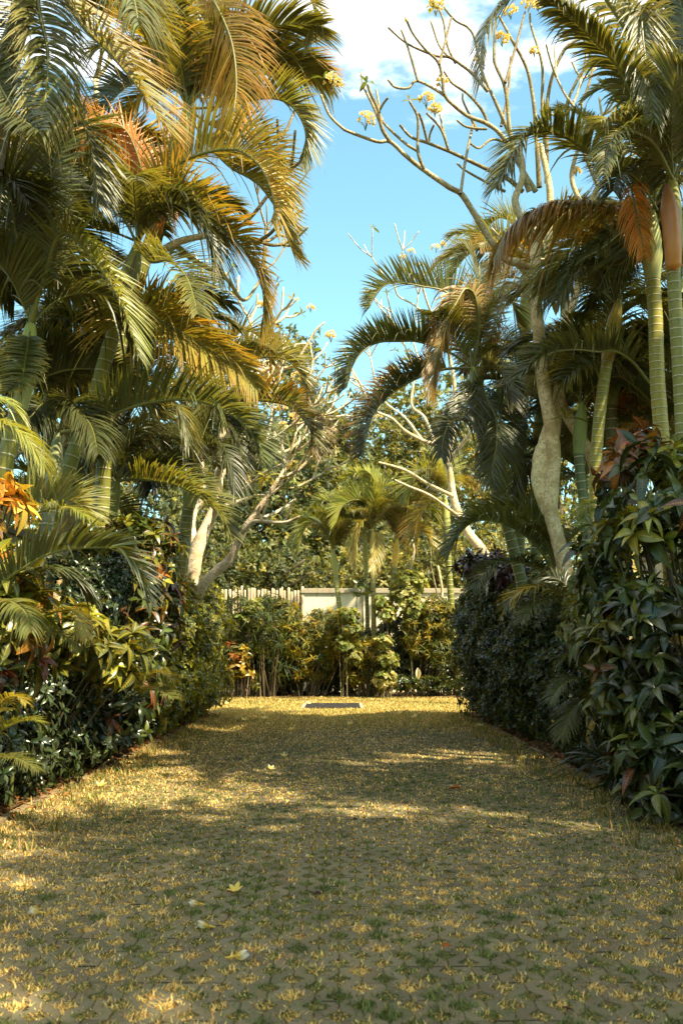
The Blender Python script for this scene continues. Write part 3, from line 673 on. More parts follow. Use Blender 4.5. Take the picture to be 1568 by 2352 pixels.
palm('right hand palm with white ringed green trunk and rusty drooping frond',8.2,(1494,485),(1498,638),[(1504,730),(1508,860),(1518,1000)],.064,[
  fr([(1494,485),(1440,420),(1380,372),(1330,335),(1290,312),(1255,301),(1222,306),(1192,332),(1166,378),(1140,430)],92,tint=GRN*1.1,tip=LIM*.8,tipamt=.4,dd=-.8,n=76,vee=.55,fwd=(1.1,.6),droop=.25),
  fr([(1494,485),(1430,482),(1370,472),(1310,468),(1250,474),(1200,498),(1160,535),(1135,590)],95,tint=RUS*.45+GRN*.7,tip=ORA*.9,tipamt=.7,dd=-.3,n=70,vee=-.1,fwd=(1.15,.6),droop=.55),
  fr([(1494,485),(1470,430),(1450,430),(1460,490),(1475,560),(1478,590)],40,tint=ORA*1.1,tip=ORA*1.2,dd=-.8,n=26,droop=.8,vee=.1),
  fr([(1494,485),(1480,330),(1440,230),(1390,200),(1340,230)],66,tint=GRN,tip=LIM,dd=.6),
  fr([(1494,485),(1440,400),(1400,340),(1350,280),(1300,250),(1250,260)],56,tint=PAL*.9,dd=1.0),
  fr([(1494,485),(1430,530),(1380,570),(1330,600),(1290,650)],85,tint=DRK*1.2,dd=-.3,droop=.4),
  fr([(1494,485),(1440,590),(1400,610),(1340,612),(1300,640)],70,tint=DRK*1.4,dd=.5,droop=.3,vee=.8),
 ],fill=3,flen=1.4,ttint=lin(132,126,44),ttint2=lin(192,150,50),stint=lin(150,148,88),fillkinds=[0,2,5,6],rings=.065)
palm('slim right palm with evenly ringed yellow trunk beside the frangipani',9.5,(1420,690),(1394,826),[(1384,890),(1374,974),(1367,1080),(1366,1190)],.060,[
  fr([(1420,690),(1440,600),(1480,560),(1530,580)],80,tint=GRN,dd=.4),
  fr([(1420,690),(1400,560),(1370,500),(1330,490)],85,tint=PAL*.7,dd=.4),
  fr([(1420,690),(1480,700),(1540,740),(1580,800)],90,tint=GRN,dd=-.4,droop=.4),
  fr([(1420,690),(1360,640),(1320,640),(1280,690)],85,tint=PAL*.7,dd=-.5,droop=.5),
  fr([(1490,880),(1450,830),(1410,806),(1374,808),(1324,803),(1274,808),(1235,825),(1200,860)],90,tint=DRK*1.5,tip=PAL*.8,tipamt=.4,dd=-.9,n=66,vee=.85,droop=.2),
 ],fill=3,flen=1.3,ttint=lin(136,132,46),ttint2=lin(186,150,52),stint=lin(164,146,70),fillkinds=[0,2,5,6],rings=.062)
palm('short palm with smooth green shaft right of the frangipani trunk',10.6,(1336,925),(1328,1040),[(1332,1090),(1340,1160),(1346,1260)],.058,[
  fr([(1336,925),(1320,850),(1290,800),(1250,800)],70,tint=PAL*.6,dd=.4),
  fr([(1336,925),(1370,850),(1400,830),(1440,860)],80,tint=GRN,dd=.4),
 ],fill=6,flen=1.1,ttint=lin(96,108,64),stint=lin(130,140,80),fillkinds=[0,2,5],rings=.09)
palm('dim ringed palm trunk behind the yellow one on the right',10.9,(1412,850),(1402,930),[(1404,1000),(1408,1080),(1412,1180)],.07,[],fill=6,flen=1.4,ttint=lin(110,104,54),fillkinds=[0,2,5,6])
palm('palm behind the right crotons with an upright orange leaf',11.5,(1455,840),(1440,900),[(1440,960),(1442,1060)],.075,[
  fr([(1500,935),(1470,945),(1440,952),(1410,962),(1390,972)],78,tint=ORA*1.3+YEL*.3,tip=ORA*1.4,dd=-.3,n=34,vee=1.4,droop=.0,fwd=(1.3,1.1)),
 ],fill=6,flen=1.3,ttint=lin(190,170,90),stint=lin(176,160,90),fillkinds=[0,1,6],rings=.08)
palm('palm with dark hooked fronds curling out over the lawn',13.0,(1086,845),(1098,955),[(1112,1030),(1134,1110),(1170,1230)],.075,[
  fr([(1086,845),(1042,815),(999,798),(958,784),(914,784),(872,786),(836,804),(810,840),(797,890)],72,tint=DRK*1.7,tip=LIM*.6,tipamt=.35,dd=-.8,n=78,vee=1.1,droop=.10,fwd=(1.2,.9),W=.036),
  fr([(1086,845),(1074,770),(1056,700),(1020,668),(980,660),(940,652),(900,650),(868,668),(850,705)],76,tint=GRN,tip=LIM*.6,tipamt=.3,dd=-.4,n=74,vee=1.1,droop=.12,fwd=(1.2,.9)),
  fr([(1086,845),(1020,848),(969,864),(935,880),(900,904),(868,940),(846,985),(832,1045)],72,tint=DRK*1.0,tip=ORA*.9,tipamt=.7,dd=-1.0,n=76,vee=1.1,droop=.08,fwd=(1.2,.9)),
  fr([(1086,845),(1100,740),(1080,660),(1050,690),(1020,760),(1000,830),(990,910)],62,tint=YEL*.45+RUS*.6,tip=ORA*.6+YEL*.4,tipamt=.5,dd=-.9,n=66,vee=.4,droop=.5),
  fr([(1086,845),(1080,900),(1060,960),(1036,970),(1020,1000),(1012,1050)],70,tint=DRK*1.2,dd=-1.3,n=58,vee=.7,droop=.5),
  fr([(1086,845),(1110,900),(1138,960),(1140,1020),(1130,1080),(1136,1120)],72,tint=DRK*1.5,dd=-1.2,n=60,vee=.3,droop=.4),
  fr([(1086,845),(1110,760),(1140,700),(1170,690),(1190,740)],72,tint=GRN,dd=.3),
  fr([(1086,845),(1120,842),(1155,865),(1175,925)],70,tint=PAL*.8,dd=-.6,droop=.3),
  fr([(1086,845),(1100,640),(1090,590),(1060,570),(1030,590)],85,tint=PAL*.9,tip=LIM,dd=.6),
 ],fill=2,flen=1.4,ttint=lin(112,116,60),stint=lin(130,138,70),fillkinds=[0,2,3,5])
palm('bushy palm standing highest behind the frangipani on the right',14.0,(1215,640),(1205,760),[(1200,900),(1196,1050)],.085,[
  fr([(1215,640),(1160,560),(1110,560),(1060,600),(1030,650)],85,tint=PAL,tip=LIM,dd=-.5,vee=.9),
  fr([(1215,640),(1190,540),(1150,500),(1100,540)],80,tint=GRN,tip=LIM,dd=.2),
  fr([(1215,640),(1150,640),(1100,680),(1060,740)],80,tint=RUS*1.0,tip=ORA,dd=-.9,droop=.5),
  fr([(1215,640),(1160,680),(1130,760),(1120,830)],80,tint=YEL*.4+GRN*.5,tip=ORA,dd=-1,droop=.5),
 ],fill=5,flen=1.5,fillkinds=[0,3,5,6])
palm('palm filling the gap between the frangipani limbs on the right',13.4,(1245,930),(1235,1010),[(1232,1100),(1230,1200)],.07,[
  fr([(1262,1000),(1248,1037),(1221,1058),(1194,1094),(1178,1130)],66,tint=DRK*1.2,tip=YEL*.6,dd=-.5,n=48,vee=.3,droop=.4),
  fr([(1245,930),(1200,880),(1160,890),(1130,950)],75,tint=DRK*1.5,dd=-.6,droop=.5),
  fr([(1245,930),(1210,960),(1180,1000),(1170,1060)],75,tint=DRK,dd=-.9,droop=.4),
  fr([(1245,930),(1190,820),(1140,820),(1110,870)],75,tint=PAL*.8,dd=.3,droop=.3),
 ],fill=5,flen=1.2,fillkinds=[0,0,5,6])
palm('palm mostly hidden behind the ringed trunks at the right edge',12.5,(1560,640),(1555,760),[(1552,900),(1550,1040)],.08,[],fill=5,flen=1.7,fillkinds=[0,2,5,6])
low('palm sucker under the frangipani with two dark bowed fronds',11.0,(1278,1330),[
  fr([(1278,1330),(1238,1262),(1196,1224),(1154,1202),(1100,1196),(1062,1218),(1030,1268)],78,tint=DRK*1.5,tip=PAL*.6,tipamt=.3,n=56,W=.032,vee=.95,droop=.25,dd=-.7),
  fr([(1278,1330),(1250,1240),(1216,1188),(1164,1172),(1109,1178),(1067,1207),(1038,1252)],70,tint=DRK*1.3,n=56,W=.032,vee=.95,droop=.25,dd=.2),
  fr([(1278,1330),(1225,1300),(1170,1290),(1120,1310),(1090,1350)],66,tint=DRK,n=46,W=.03,vee=.6,droop=.4,dd=-1)],fill=3,flen=1.0)
low('palm sucker at the right hedge with leaflets coloured sunlit yellow',9.2,(1322,1400),[
  fr([(1322,1400),(1290,1362),(1255,1348),(1222,1350),(1186,1362),(1160,1392)],56,tint=DRK*1.2,patch=(YEL*1.3+ORA*.2,.35,.9),n=34,W=.024,vee=.3,droop=.3,dd=-.4),  # yellow stretch puts sunlight into the leaflet colour
  fr([(1322,1400),(1290,1384),(1250,1386),(1215,1404),(1195,1430)],52,tint=DRK*1.3,tip=LIM*.5,n=34,W=.022,vee=.7,droop=.4,dd=-.7),
  fr([(1322,1400),(1310,1360),(1280,1330),(1240,1330)],50,tint=DRK,n=30,vee=.6,droop=.4,dd=.3),
  fr([(1322,1400),(1340,1350),(1360,1330),(1385,1345)],50,tint=DRK,n=30,vee=.6,droop=.4,dd=.3)],stem=.03)
low('thin shaded palm sapling before the dark right hedge',7.9,(1352,1575),[
  fr([(1352,1575),(1335,1610),(1314,1632),(1298,1665),(1288,1695)],46,tint=LIM*.45,n=28,W=.016,vee=.4,droop=.3,dd=-.3),
  fr([(1352,1575),(1325,1560),(1290,1575),(1262,1610)],46,tint=DRK*1.3,n=28,W=.016,vee=.6,droop=.4,dd=-.4),
  fr([(1352,1575),(1340,1530),(1315,1510),(1285,1525)],44,tint=DRK*1.3,n=28,W=.016,vee=.6,droop=.4,dd=-.1),
  fr([(1352,1575),(1375,1545),(1405,1550),(1430,1590)],44,tint=DRK*1.3,n=28,W=.016,vee=.6,droop=.4,dd=-.2)],stem=.025)
low('bright lime palm tuft beside the ringed trunk under the right crotons',8.8,(1390,1180),[
  fr([(1390,1180),(1370,1155),(1345,1158),(1322,1180)],40,tint=LIM*1.2,n=24,W=.018,vee=.5,droop=.4,dd=-.3),
  fr([(1390,1180),(1365,1170),(1340,1185),(1318,1205)],34,tint=LIM,n=24,W=.016,vee=.5,droop=.4,dd=-.4)],stem=.014)


def back_palm(label,x,y,z,fill,flen,kinds,group,tiltr=(-.4,.5),rt=.075):
    root=empty('palm_tree',(x,y,0),label,'palm tree',group); g=G(); tube(g,[(x+.1,y,-.02),(x+.05,y,z*.5),(x,y,z-.6)],[rt*1.2,rt,rt],lin(112,110,50),n=60,seg=12,ringlen=.09); g.build('trunk',M['ring'],root)
    g=G(); tube(g,[(x,y,z-.62),(x,y,z-.3),(x,y,z)],[rt,rt*1.3,rt*.5],lin(140,144,84),n=16,seg=12); g.build('crownshaft',M['stem'],root)
    for i in range(fill): fill_frond(root,(0,0,z),i*2.4+R.normal(0,.3),R.uniform(*tiltr),flen*R.uniform(.8,1.15),int(R.choice(kinds)))
for a in (('palm deep behind the leaning ringed trunk on the left',-3.6,10.2,3.6,14,1.7,[0,1,2,5]),('palm deep at the left wall behind the smooth shafted one',-3.7,8.4,4.4,14,1.9,[0,2,5]),
          ('tall palm at the left wall with its crown among the hanging orange fronds',-3.5,11.6,6.2,16,2.0,[0,1,3,4,5]),('palm at the left wall behind the banded trunk',-3.7,13.4,3.0,9,1.4,[0,1,2,5])): back_palm(*a,'background palms along the side walls')
for a in (('palm deep behind the yellow ringed trunk on the right',3.6,10.6,3.4,14,1.7,[0,2,5,6]),('tall palm at the right wall with its crown behind the orange sheath',4.1,10.0,4.6,8,1.5,[0,5,6]),
          ('palm at the right wall behind the knobbed frangipani',3.3,13.2,3.4,12,1.5,[0,2,5])): back_palm(*a,'background palms along the side walls')

# ------------------------------------------------------------------ small palms at the far end
GC='small sunlit palms in front of the far wall'
palm('left one of the small far palms with a leaning trunk',23.8,(764,1262),(771,1318),[(775,1360),(780,1400)],.06,[
  fr([(764,1262),(745,1215),(722,1195),(700,1215),(688,1260)],48,tint=LIM*.8,dd=-.4,n=40,W=.045),
  fr([(764,1262),(770,1205),(765,1165),(742,1150),(722,1165)],48,tint=LIM*.8,dd=.2,n=40,W=.045),
  fr([(764,1262),(785,1220),(800,1215),(812,1250)],44,tint=GRN*1.1,dd=-.4,n=36,W=.045)],tiltr=(.25,.75),fill=4,flen=1.15,ttint=lin(140,140,70),ttint2=lin(120,124,64),fillkinds=[0,1,5,6],rings=.12,group=GC)
palm('tallest of the small far palms with a drooping yellow leaf',23.6,(856,1215),(856,1290),[(857,1350),(858,1450)],.06,[
  fr([(856,1215),(850,1170),(830,1150),(805,1150),(785,1165),(772,1200)],52,tint=LIM,tip=LIM*1.2,dd=-.4,n=44,W=.045),
  fr([(856,1215),(852,1150),(840,1110),(818,1090),(795,1095)],50,tint=LIM*1.2,dd=.1,n=44,W=.045),
  fr([(856,1215),(868,1150),(880,1120),(905,1120),(925,1150)],50,tint=LIM*1.1,dd=.1,n=44,W=.045),
  fr([(856,1215),(862,1130),(855,1095),(840,1080)],48,tint=LIM*1.2,dd=-.4,n=40,W=.045),
  fr([(856,1215),(840,1195),(822,1215),(815,1260),(818,1300)],24,tint=YEL*.9+PAL*.5,dd=-.6,n=34,W=.04,droop=.7),
  fr([(856,1215),(866,1230),(862,1270),(850,1310)],20,tint=YEL*.9+PAL*.3,dd=-.6,n=30,W=.035,droop=.7)],tiltr=(.25,.75),fill=4,flen=1.15,ttint=lin(156,146,84),ttint2=lin(136,128,62),stint=lin(196,176,110),fillkinds=[1,5,6],rings=.09,group=GC)
palm('thin dark stemmed small palm touching the tallest far one',23.85,(838,1225),(840,1312),[(842,1370),(844,1450)],.05,[
  fr([(838,1225),(810,1190),(780,1195),(760,1230)],46,tint=GRN,tip=LIM,dd=-.3,n=40,W=.045)],tiltr=(.25,.75),fill=4,flen=1.0,ttint=lin(110,112,60),fillkinds=[0,1],rings=.08,group=GC)
palm('small far palm right of the others with an orange yellow shaft',23.8,(912,1238),(906,1300),[(902,1335),(897,1390)],.06,[
  fr([(912,1238),(905,1180),(890,1150),(868,1150)],46,tint=LIM*1.1,dd=-.1,n=40,W=.045),
  fr([(912,1238),(930,1180),(950,1150),(980,1160),(1000,1195)],50,tint=LIM*1.1,tip=YEL,dd=-.2,n=40,W=.045),
  fr([(912,1238),(940,1215),(970,1220),(990,1250)],44,tint=YEL*.6+GRN*.5,dd=-.5,n=40,W=.045)],tiltr=(.25,.75),fill=4,flen=1.15,ttint=lin(128,126,60),stint=lin(214,178,84),fillkinds=[1,5,6],rings=.1,group=GC)
palm('leafy yellowing palm at the far right corner of the lawn',23.4,(1020,1135),(1026,1230),[(1030,1300),(1034,1360)],.075,[
  fr([(1020,1135),(985,1090),(955,1100),(935,1150)],58,tint=LIM,tip=YEL,dd=-.3,n=44,W=.04),
  fr([(1020,1135),(990,1150),(965,1190),(955,1240)],55,tint=YEL*.8+GRN*.4,tip=ORA,dd=-.5,n=44,W=.04),
  fr([(1020,1135),(1010,1070),(985,1040)],58,tint=LIM*.9,dd=.2,n=40,W=.04)],fill=3,flen=1.3,fillkinds=[1,3,4,5,6],group=GC)

# ------------------------------------------------------------------ frangipani
def petal_mat():
    m,nt,_,_=new_mat('frangipani_petal'); b=NB(nt)
    tint=b.attr('tint').outputs['Vector']; vein=b.attr('vein').outputs['Vector']
    sp=b.node('ShaderNodeSeparateXYZ'); b.l.new(b.attr('luv').outputs['Vector'],sp.inputs[0])
    col=b.mix(b.step(sp.outputs[1],.35,.95),tint,vein)
    p=b.bsdf(col,.6,.2); tr=b.node('ShaderNodeBsdfTranslucent'); b.l.new(col,tr.inputs[0])
    mx=b.node('ShaderNodeMixShader'); mx.inputs[0].default_value=.35; b.l.new(p,mx.inputs[1]); b.l.new(tr.outputs[0],mx.inputs[2]); b.out(mx.outputs[0]); return m
M['petal']=petal_mat()
PET=leaf_tpl(4,[.15,.5,.9,1,.7,.15],-.25,.1,0,.62)
FY=np.array([.88,.64,.12]); FW=np.array([.88,.84,.70])
def flowers(g,C,A,n,rad,size,yellow=.5):
    """dome of five-petalled flowers around C facing A"""
    A=nrm(np.asarray(A,float)); d=nrm(R.normal(0,1,(n*3,3))); d=d[d@A>-.15][:n]; n=len(d)
    P=C+d*rad*(.75+.35*R.random((n,1))); B,Cc=basis(d); a0=R.random(n)*6.28
    w=np.clip((d@A)[:,None]*(1-yellow)+.15+.25*R.random((n,1)),0,1)
    for q in range(5):
        a=(a0+q*1.2566)[:,None]; op=.75+.2*R.random((n,1))
        D=np.cos(op)*d+np.sin(op)*(np.cos(a)*B+np.sin(a)*Cc)
        scatter(g,PET,P,D,d+.01,size*(.85+.3*R.random(n)),jit(FY,n,.15,.05),FW*w+FY*1.05*(1-w))
FLEAF=[leaf_tpl(6,[.08,.35,.7,.95,1,.8,.05],dr,.18,0,.30) for dr in (.15,.4,.7)]
FPAL=[((.16,.19,.03),1,(.3,.3,.08)),((.26,.25,.05),.7,(.4,.38,.12)),((.10,.13,.025),.7,(.22,.22,.06))]
BK=lin(200,184,142); BKW=lin(232,220,188); BKD=lin(160,146,106)
def frangipani(label,d,limbs,bark,fl=(),lv=(),grow=0,glen=.45,gr=.013,growers=None,fsize=.034,frad=.075,lsize=(.16,.24),depthjit=.3):
    b0=at(*limbs[0][0][0],d); root=empty('frangipani_tree',(b0[0],d,0),label,'frangipani tree','frangipani trees in the beds')
    g=G(); tips=[]
    for li,(pts,rr,dd) in enumerate(limbs):
        m=len(pts); W=[at(x,y,d+(dd[0]+(dd[1]-dd[0])*i/(m-1))) for i,(x,y) in enumerate(pts)]
        if li==0 and W[0][2]>.05: W=[np.array([W[0][0]+.42*np.sign(W[0][0]),d+.1,-.03])]+W; rr=[rr[0]*1.35]+list(rr)
        kb=min(1.,max(0.,(max(rr)-.03)/.05)); tube(g,W,rr,jit(bark*(1-kb)+np.maximum(bark,BK*1.5)*kb,1,.12,.03)[0],n=max(14,m*7),seg=12 if rr[0]>.05 else 7,wob=.07 if rr[0]>.05 else .06)
        tips.append((W[-1],nrm(W[-1]-W[-2]),rr[-1],li))
    ends=[]
    def sprout(p,dr,r,n,L):
        if n==0: ends.append((p,dr)); return
        B,Cc=basis(dr[None]); B=B[0];Cc=Cc[0]; a0=R.random()*6.28
        for q in range(R.choice([2,2,3])):
            a=a0+q*6.28/3+R.normal(0,.3); t=R.uniform(.45,.75)
            nd=nrm(math.cos(t)*dr+math.sin(t)*(math.cos(a)*B+math.sin(a)*Cc)+np.array([0,0,.15])); l=L*R.uniform(.6,1.2)
            mid=p+nd*l*.5-np.array([0,0,.05*l]); e=p+nd*l+np.array([0,0,.10*l])
            tube(g,[p,mid,e],[r,r*.85,r*.8],jit(bark,1,.15,.03)[0],n=9,seg=6)
            sprout(e,nrm(e-mid),r*.82,n-1,L*.8)
    for p,dr,r,li in tips:
        if grow and (growers is None or li in growers): sprout(p,dr,max(gr,min(r,.03)),grow,glen)
        else: ends.append((p,dr))
    g.build('trunk',M['bark'],root)
    for (x,y,s,dd,yl) in fl:
        c=at(x,y,d+dd); g=G(); flowers(g,c,(R.normal(0,.15),-.35,1),int(20*s**.5)+5,frad*s,fsize,yl)
        for q in range(7):
            e=c+nrm(R.normal(0,1,3)+np.array([0,0,.4]))*frad*s*.8; tube(g,[c-np.array([0,0,frad*s*1.5]),(c+e)/2-np.array([0,0,frad*.3]),e],[.004,.003,.003],np.array([.20,.2,.05]),n=6,seg=4,cap=False)
        g.build('flower_cluster',M['petal'],root)
    def leafy(c,ax,k=8,s=1.): 
        g=G(); rosettes(g,FLEAF,np.array([c]),np.array([ax]),k,(.45,1.35),(lsize[0]*s,lsize[1]*s),FPAL); g.build('leaf_cluster',M['soft'],root)
    for (x,y,s,dd,k) in lv: leafy(at(x,y,d+dd),np.array([R.normal(0,.3),-.4,1.]),k,s)
    return root,ends,leafy
frangipani('mottled frangipani with a swollen knob on its trunk, leaning over the right hedge',10.5,[
 ([(1325,1430),(1306,1350),(1289,1274),(1275,1220),(1264,1174),(1266,1130),(1271,1049),(1264,974),(1252,910),(1243,850),(1236,760),(1229,675),(1229,560)],[.125,.104,.098,.094,.078,.076,.074,.075,.072,.07,.066,.06,.055],(0,0)),
 ([(1262,1180),(1250,1140),(1243,1105),(1250,1060),(1263,1000),(1272,960),(1282,915),(1286,860),(1294,800),(1300,740),(1292,680),(1266,630),(1259,535),(1262,440),(1240,330)],[.085,.11,.135,.10,.068,.06,.055,.05,.05,.05,.048,.045,.042,.036,.03],(.12,.5)),
 ([(1229,560),(1214,530),(1195,500),(1182,460),(1196,420),(1200,380),(1192,340)],[.05,.045,.042,.04,.035,.03,.028],(0,.1)),
 ([(1229,560),(1240,530),(1252,507),(1264,482)],[.05,.045,.04,.036],(0,-.2)),
 ([(1250,512),(1270,495),(1285,480)],[.036,.032,.03],(-.1,-.4)),
 ([(1240,620),(1190,605),(1150,590),(1136,568),(1112,530),(1085,485),(1058,445),(1030,429),(970,388),(932,358),(895,325),(866,325),(803,303),(784,292),(755,262),(737,218)],[.045,.042,.04,.038,.036,.034,.032,.03,.027,.024,.022,.019,.017,.016,.014,.013],(0,-.9)),
 ([(895,325),(877,295),(869,254),(850,213),(844,194)],[.022,.02,.019,.017,.015],(-.75,-.9)),
 ([(874,285),(855,240),(836,202),(828,165)],[.018,.015,.013,.006],(-.78,-.7)),
 ([(870,256),(880,238),(891,224)],[.013,.013,.012],(-.8,-.9)),
 ([(871,258),(869,232),(864,206)],[.013,.012,.012],(-.8,-.6)),
 ([(973,389),(959,347),(959,273),(940,232)],[.019,.017,.015,.013],(-.6,-.8)),
 ([(981,327),(972,290),(962,260)],[.015,.014,.013],(-.7,-.9)),
 ([(959,347),(929,328),(885,287),(876,270)],[.017,.015,.014,.012],(-.6,-.5)),
 ([(1200,440),(1167,412),(1123,391),(1071,366),(1030,347),(981,328),(943,314),(918,287)],[.03,.026,.024,.022,.02,.018,.016,.014],(.3,-.3)),
 ([(1030,346),(1011,295),(979,260)],[.016,.014,.012],(-.1,-.3)),
 ([(1024,325),(1016,292),(1009,262)],[.014,.012,.01],(-.1,0)),
 ([(984,328),(988,305),(996,287)],[.013,.012,.012],(-.2,-.3)),
 ([(1215,440),(1200,400),(1190,370),(1150,310),(1117,284),(1071,265),(1030,232),(1016,216),(959,186),(937,202),(907,200),(891,183)],[.036,.032,.03,.028,.026,.024,.021,.02,.017,.015,.014,.013],(.2,-.4)),
 ([(959,186),(940,120),(921,68)],[.015,.014,.012],(-.3,-.4)),
 ([(1019,216),(1008,148),(975,112),(948,77),(932,44)],[.018,.017,.016,.014,.013],(-.2,-.5)),
 ([(1120,210),(1085,170),(1060,150),(1030,131),(1000,128),(948,107),(921,90),(891,63)],[.022,.02,.018,.017,.015,.014,.013,.012],(.2,-.1)),
 ([(1008,148),(1022,96),(1036,41)],[.016,.014,.012],(-.3,-.1)),
 ([(1030,131),(1008,104),(989,49)],[.014,.013,.012],(0,.1)),
 ([(1045,145),(1027,104),(1016,41),(992,-5)],[.017,.015,.014,.012],(.1,.2)),
 ([(1180,330),(1140,240),(1105,160),(1090,90),(1074,63),(1044,46),(1014,11)],[.028,.024,.02,.017,.016,.014,.012],(.4,.3)),
 ([(1120,287),(1107,254),(1074,216),(1038,191),(1019,164)],[.019,.018,.016,.014,.012],(.1,-.2)),
 ([(1230,440),(1205,400),(1185,360),(1170,300),(1164,232),(1156,191),(1139,153),(1134,128),(1139,27)],[.034,.03,.028,.025,.022,.02,.018,.016,.013],(.2,.1)),
 ([(1238,430),(1230,300),(1225,240),(1213,170),(1197,131),(1180,101),(1145,36)],[.034,.028,.024,.022,.02,.018,.014],(.4,.2)),
 ([(1160,190),(1175,137),(1189,87),(1205,27)],[.018,.016,.014,.012],(.1,.3)),
 ([(1057,445),(1068,369),(1085,287)],[.017,.016,.014],(-.6,.2)),
 ([(1160,440),(1112,416),(1068,391),(1049,375)],[.018,.016,.014,.012],(.3,.2)),
 ([(1117,296),(1093,295),(1068,290),(1049,276)],[.016,.015,.014,.012],(.1,0)),
 ([(1095,300),(1082,273),(1063,232),(1062,215)],[.017,.016,.013,.012],(.3,.4)),
 ([(1150,290),(1165,220),(1170,165),(1172,130)],[.018,.016,.015,.013],(.4,.6)),
 ([(1255,420),(1255,260),(1264,190),(1284,135),(1309,100),(1359,80)],[.03,.026,.024,.022,.02,.016],(.6,.5)),
 ([(1318,330),(1300,250),(1324,185),(1354,130),(1326,65)],[.02,.019,.018,.016,.013],(.6,.4)),
 ([(1330,240),(1349,200),(1374,100),(1372,60)],[.018,.016,.014,.012],(.6,.8)),
 ([(1250,330),(1244,240),(1244,150),(1219,60),(1216,30)],[.022,.02,.018,.015,.013],(.7,.6)),
 ([(1170,330),(1130,320),(1100,340),(1080,330)],[.016,.015,.013,.012],(.3,.1)),
 ([(1222,700),(1195,660),(1160,650),(1140,690)],[.02,.018,.015,.012],(.2,.3)),
 ],BKD,fl=[(764,190,1.05,-.85,.55),(839,277,1.0,-.85,.65),(979,230,.9,-.7,.3),(998,252,.75,-.3,.7),(1014,190,.75,-.2,.75),(1000,14,1.1,-.3,.55),(1172,27,.9,.3,.7),(1212,12,.8,.3,.5),(1235,14,.6,.5,.5),(1152,90,.85,.1,.8),(1226,120,.6,.6,.8),(1330,515,.8,.9,.6),(1322,395,.5,.8,.8),(1100,140,.6,.5,.8)],
 lv=[(842,190,.8,-.85,7),(742,180,.8,-.85,4),(938,232,.7,-.7,4),(1258,690,1.35,-.4,10),(1300,962,1.2,-.3,5),(930,52,.7,-.5,4),(1340,160,.7,.4,5),(994,20,.7,-.2,4)])
frangipani('spotted frangipani trunk half hidden by the yellow ringed palm',10.9,[
 ([(1392,1240),(1376,1110),(1352,1040),(1308,965),(1286,918),(1290,860),(1302,800),(1306,730),(1330,650),(1354,600),(1349,480)],[.085,.08,.078,.07,.066,.062,.06,.055,.05,.046,.042],(0,.3)),
 ([(1349,485),(1374,430),(1414,390),(1430,372)],[.04,.036,.032,.03],(.2,-.2)),
 ([(1349,490),(1325,450),(1312,400),(1330,330)],[.036,.03,.026,.02],(.2,.4)),
 ([(1374,432),(1340,350),(1318,290),(1314,240)],[.026,.022,.02,.018],(.1,.1)),
 ([(1330,650),(1300,620),(1262,600)],[.03,.026,.022],(.3,.6)),
 ([(1318,290),(1290,275),(1266,262)],[.014,.013,.012],(.1,-.1))],BK,grow=2,growers=[2,3,4],fl=[(1322,560,.7,.2,.5)],lv=[(1268,262,.8,0,3)])
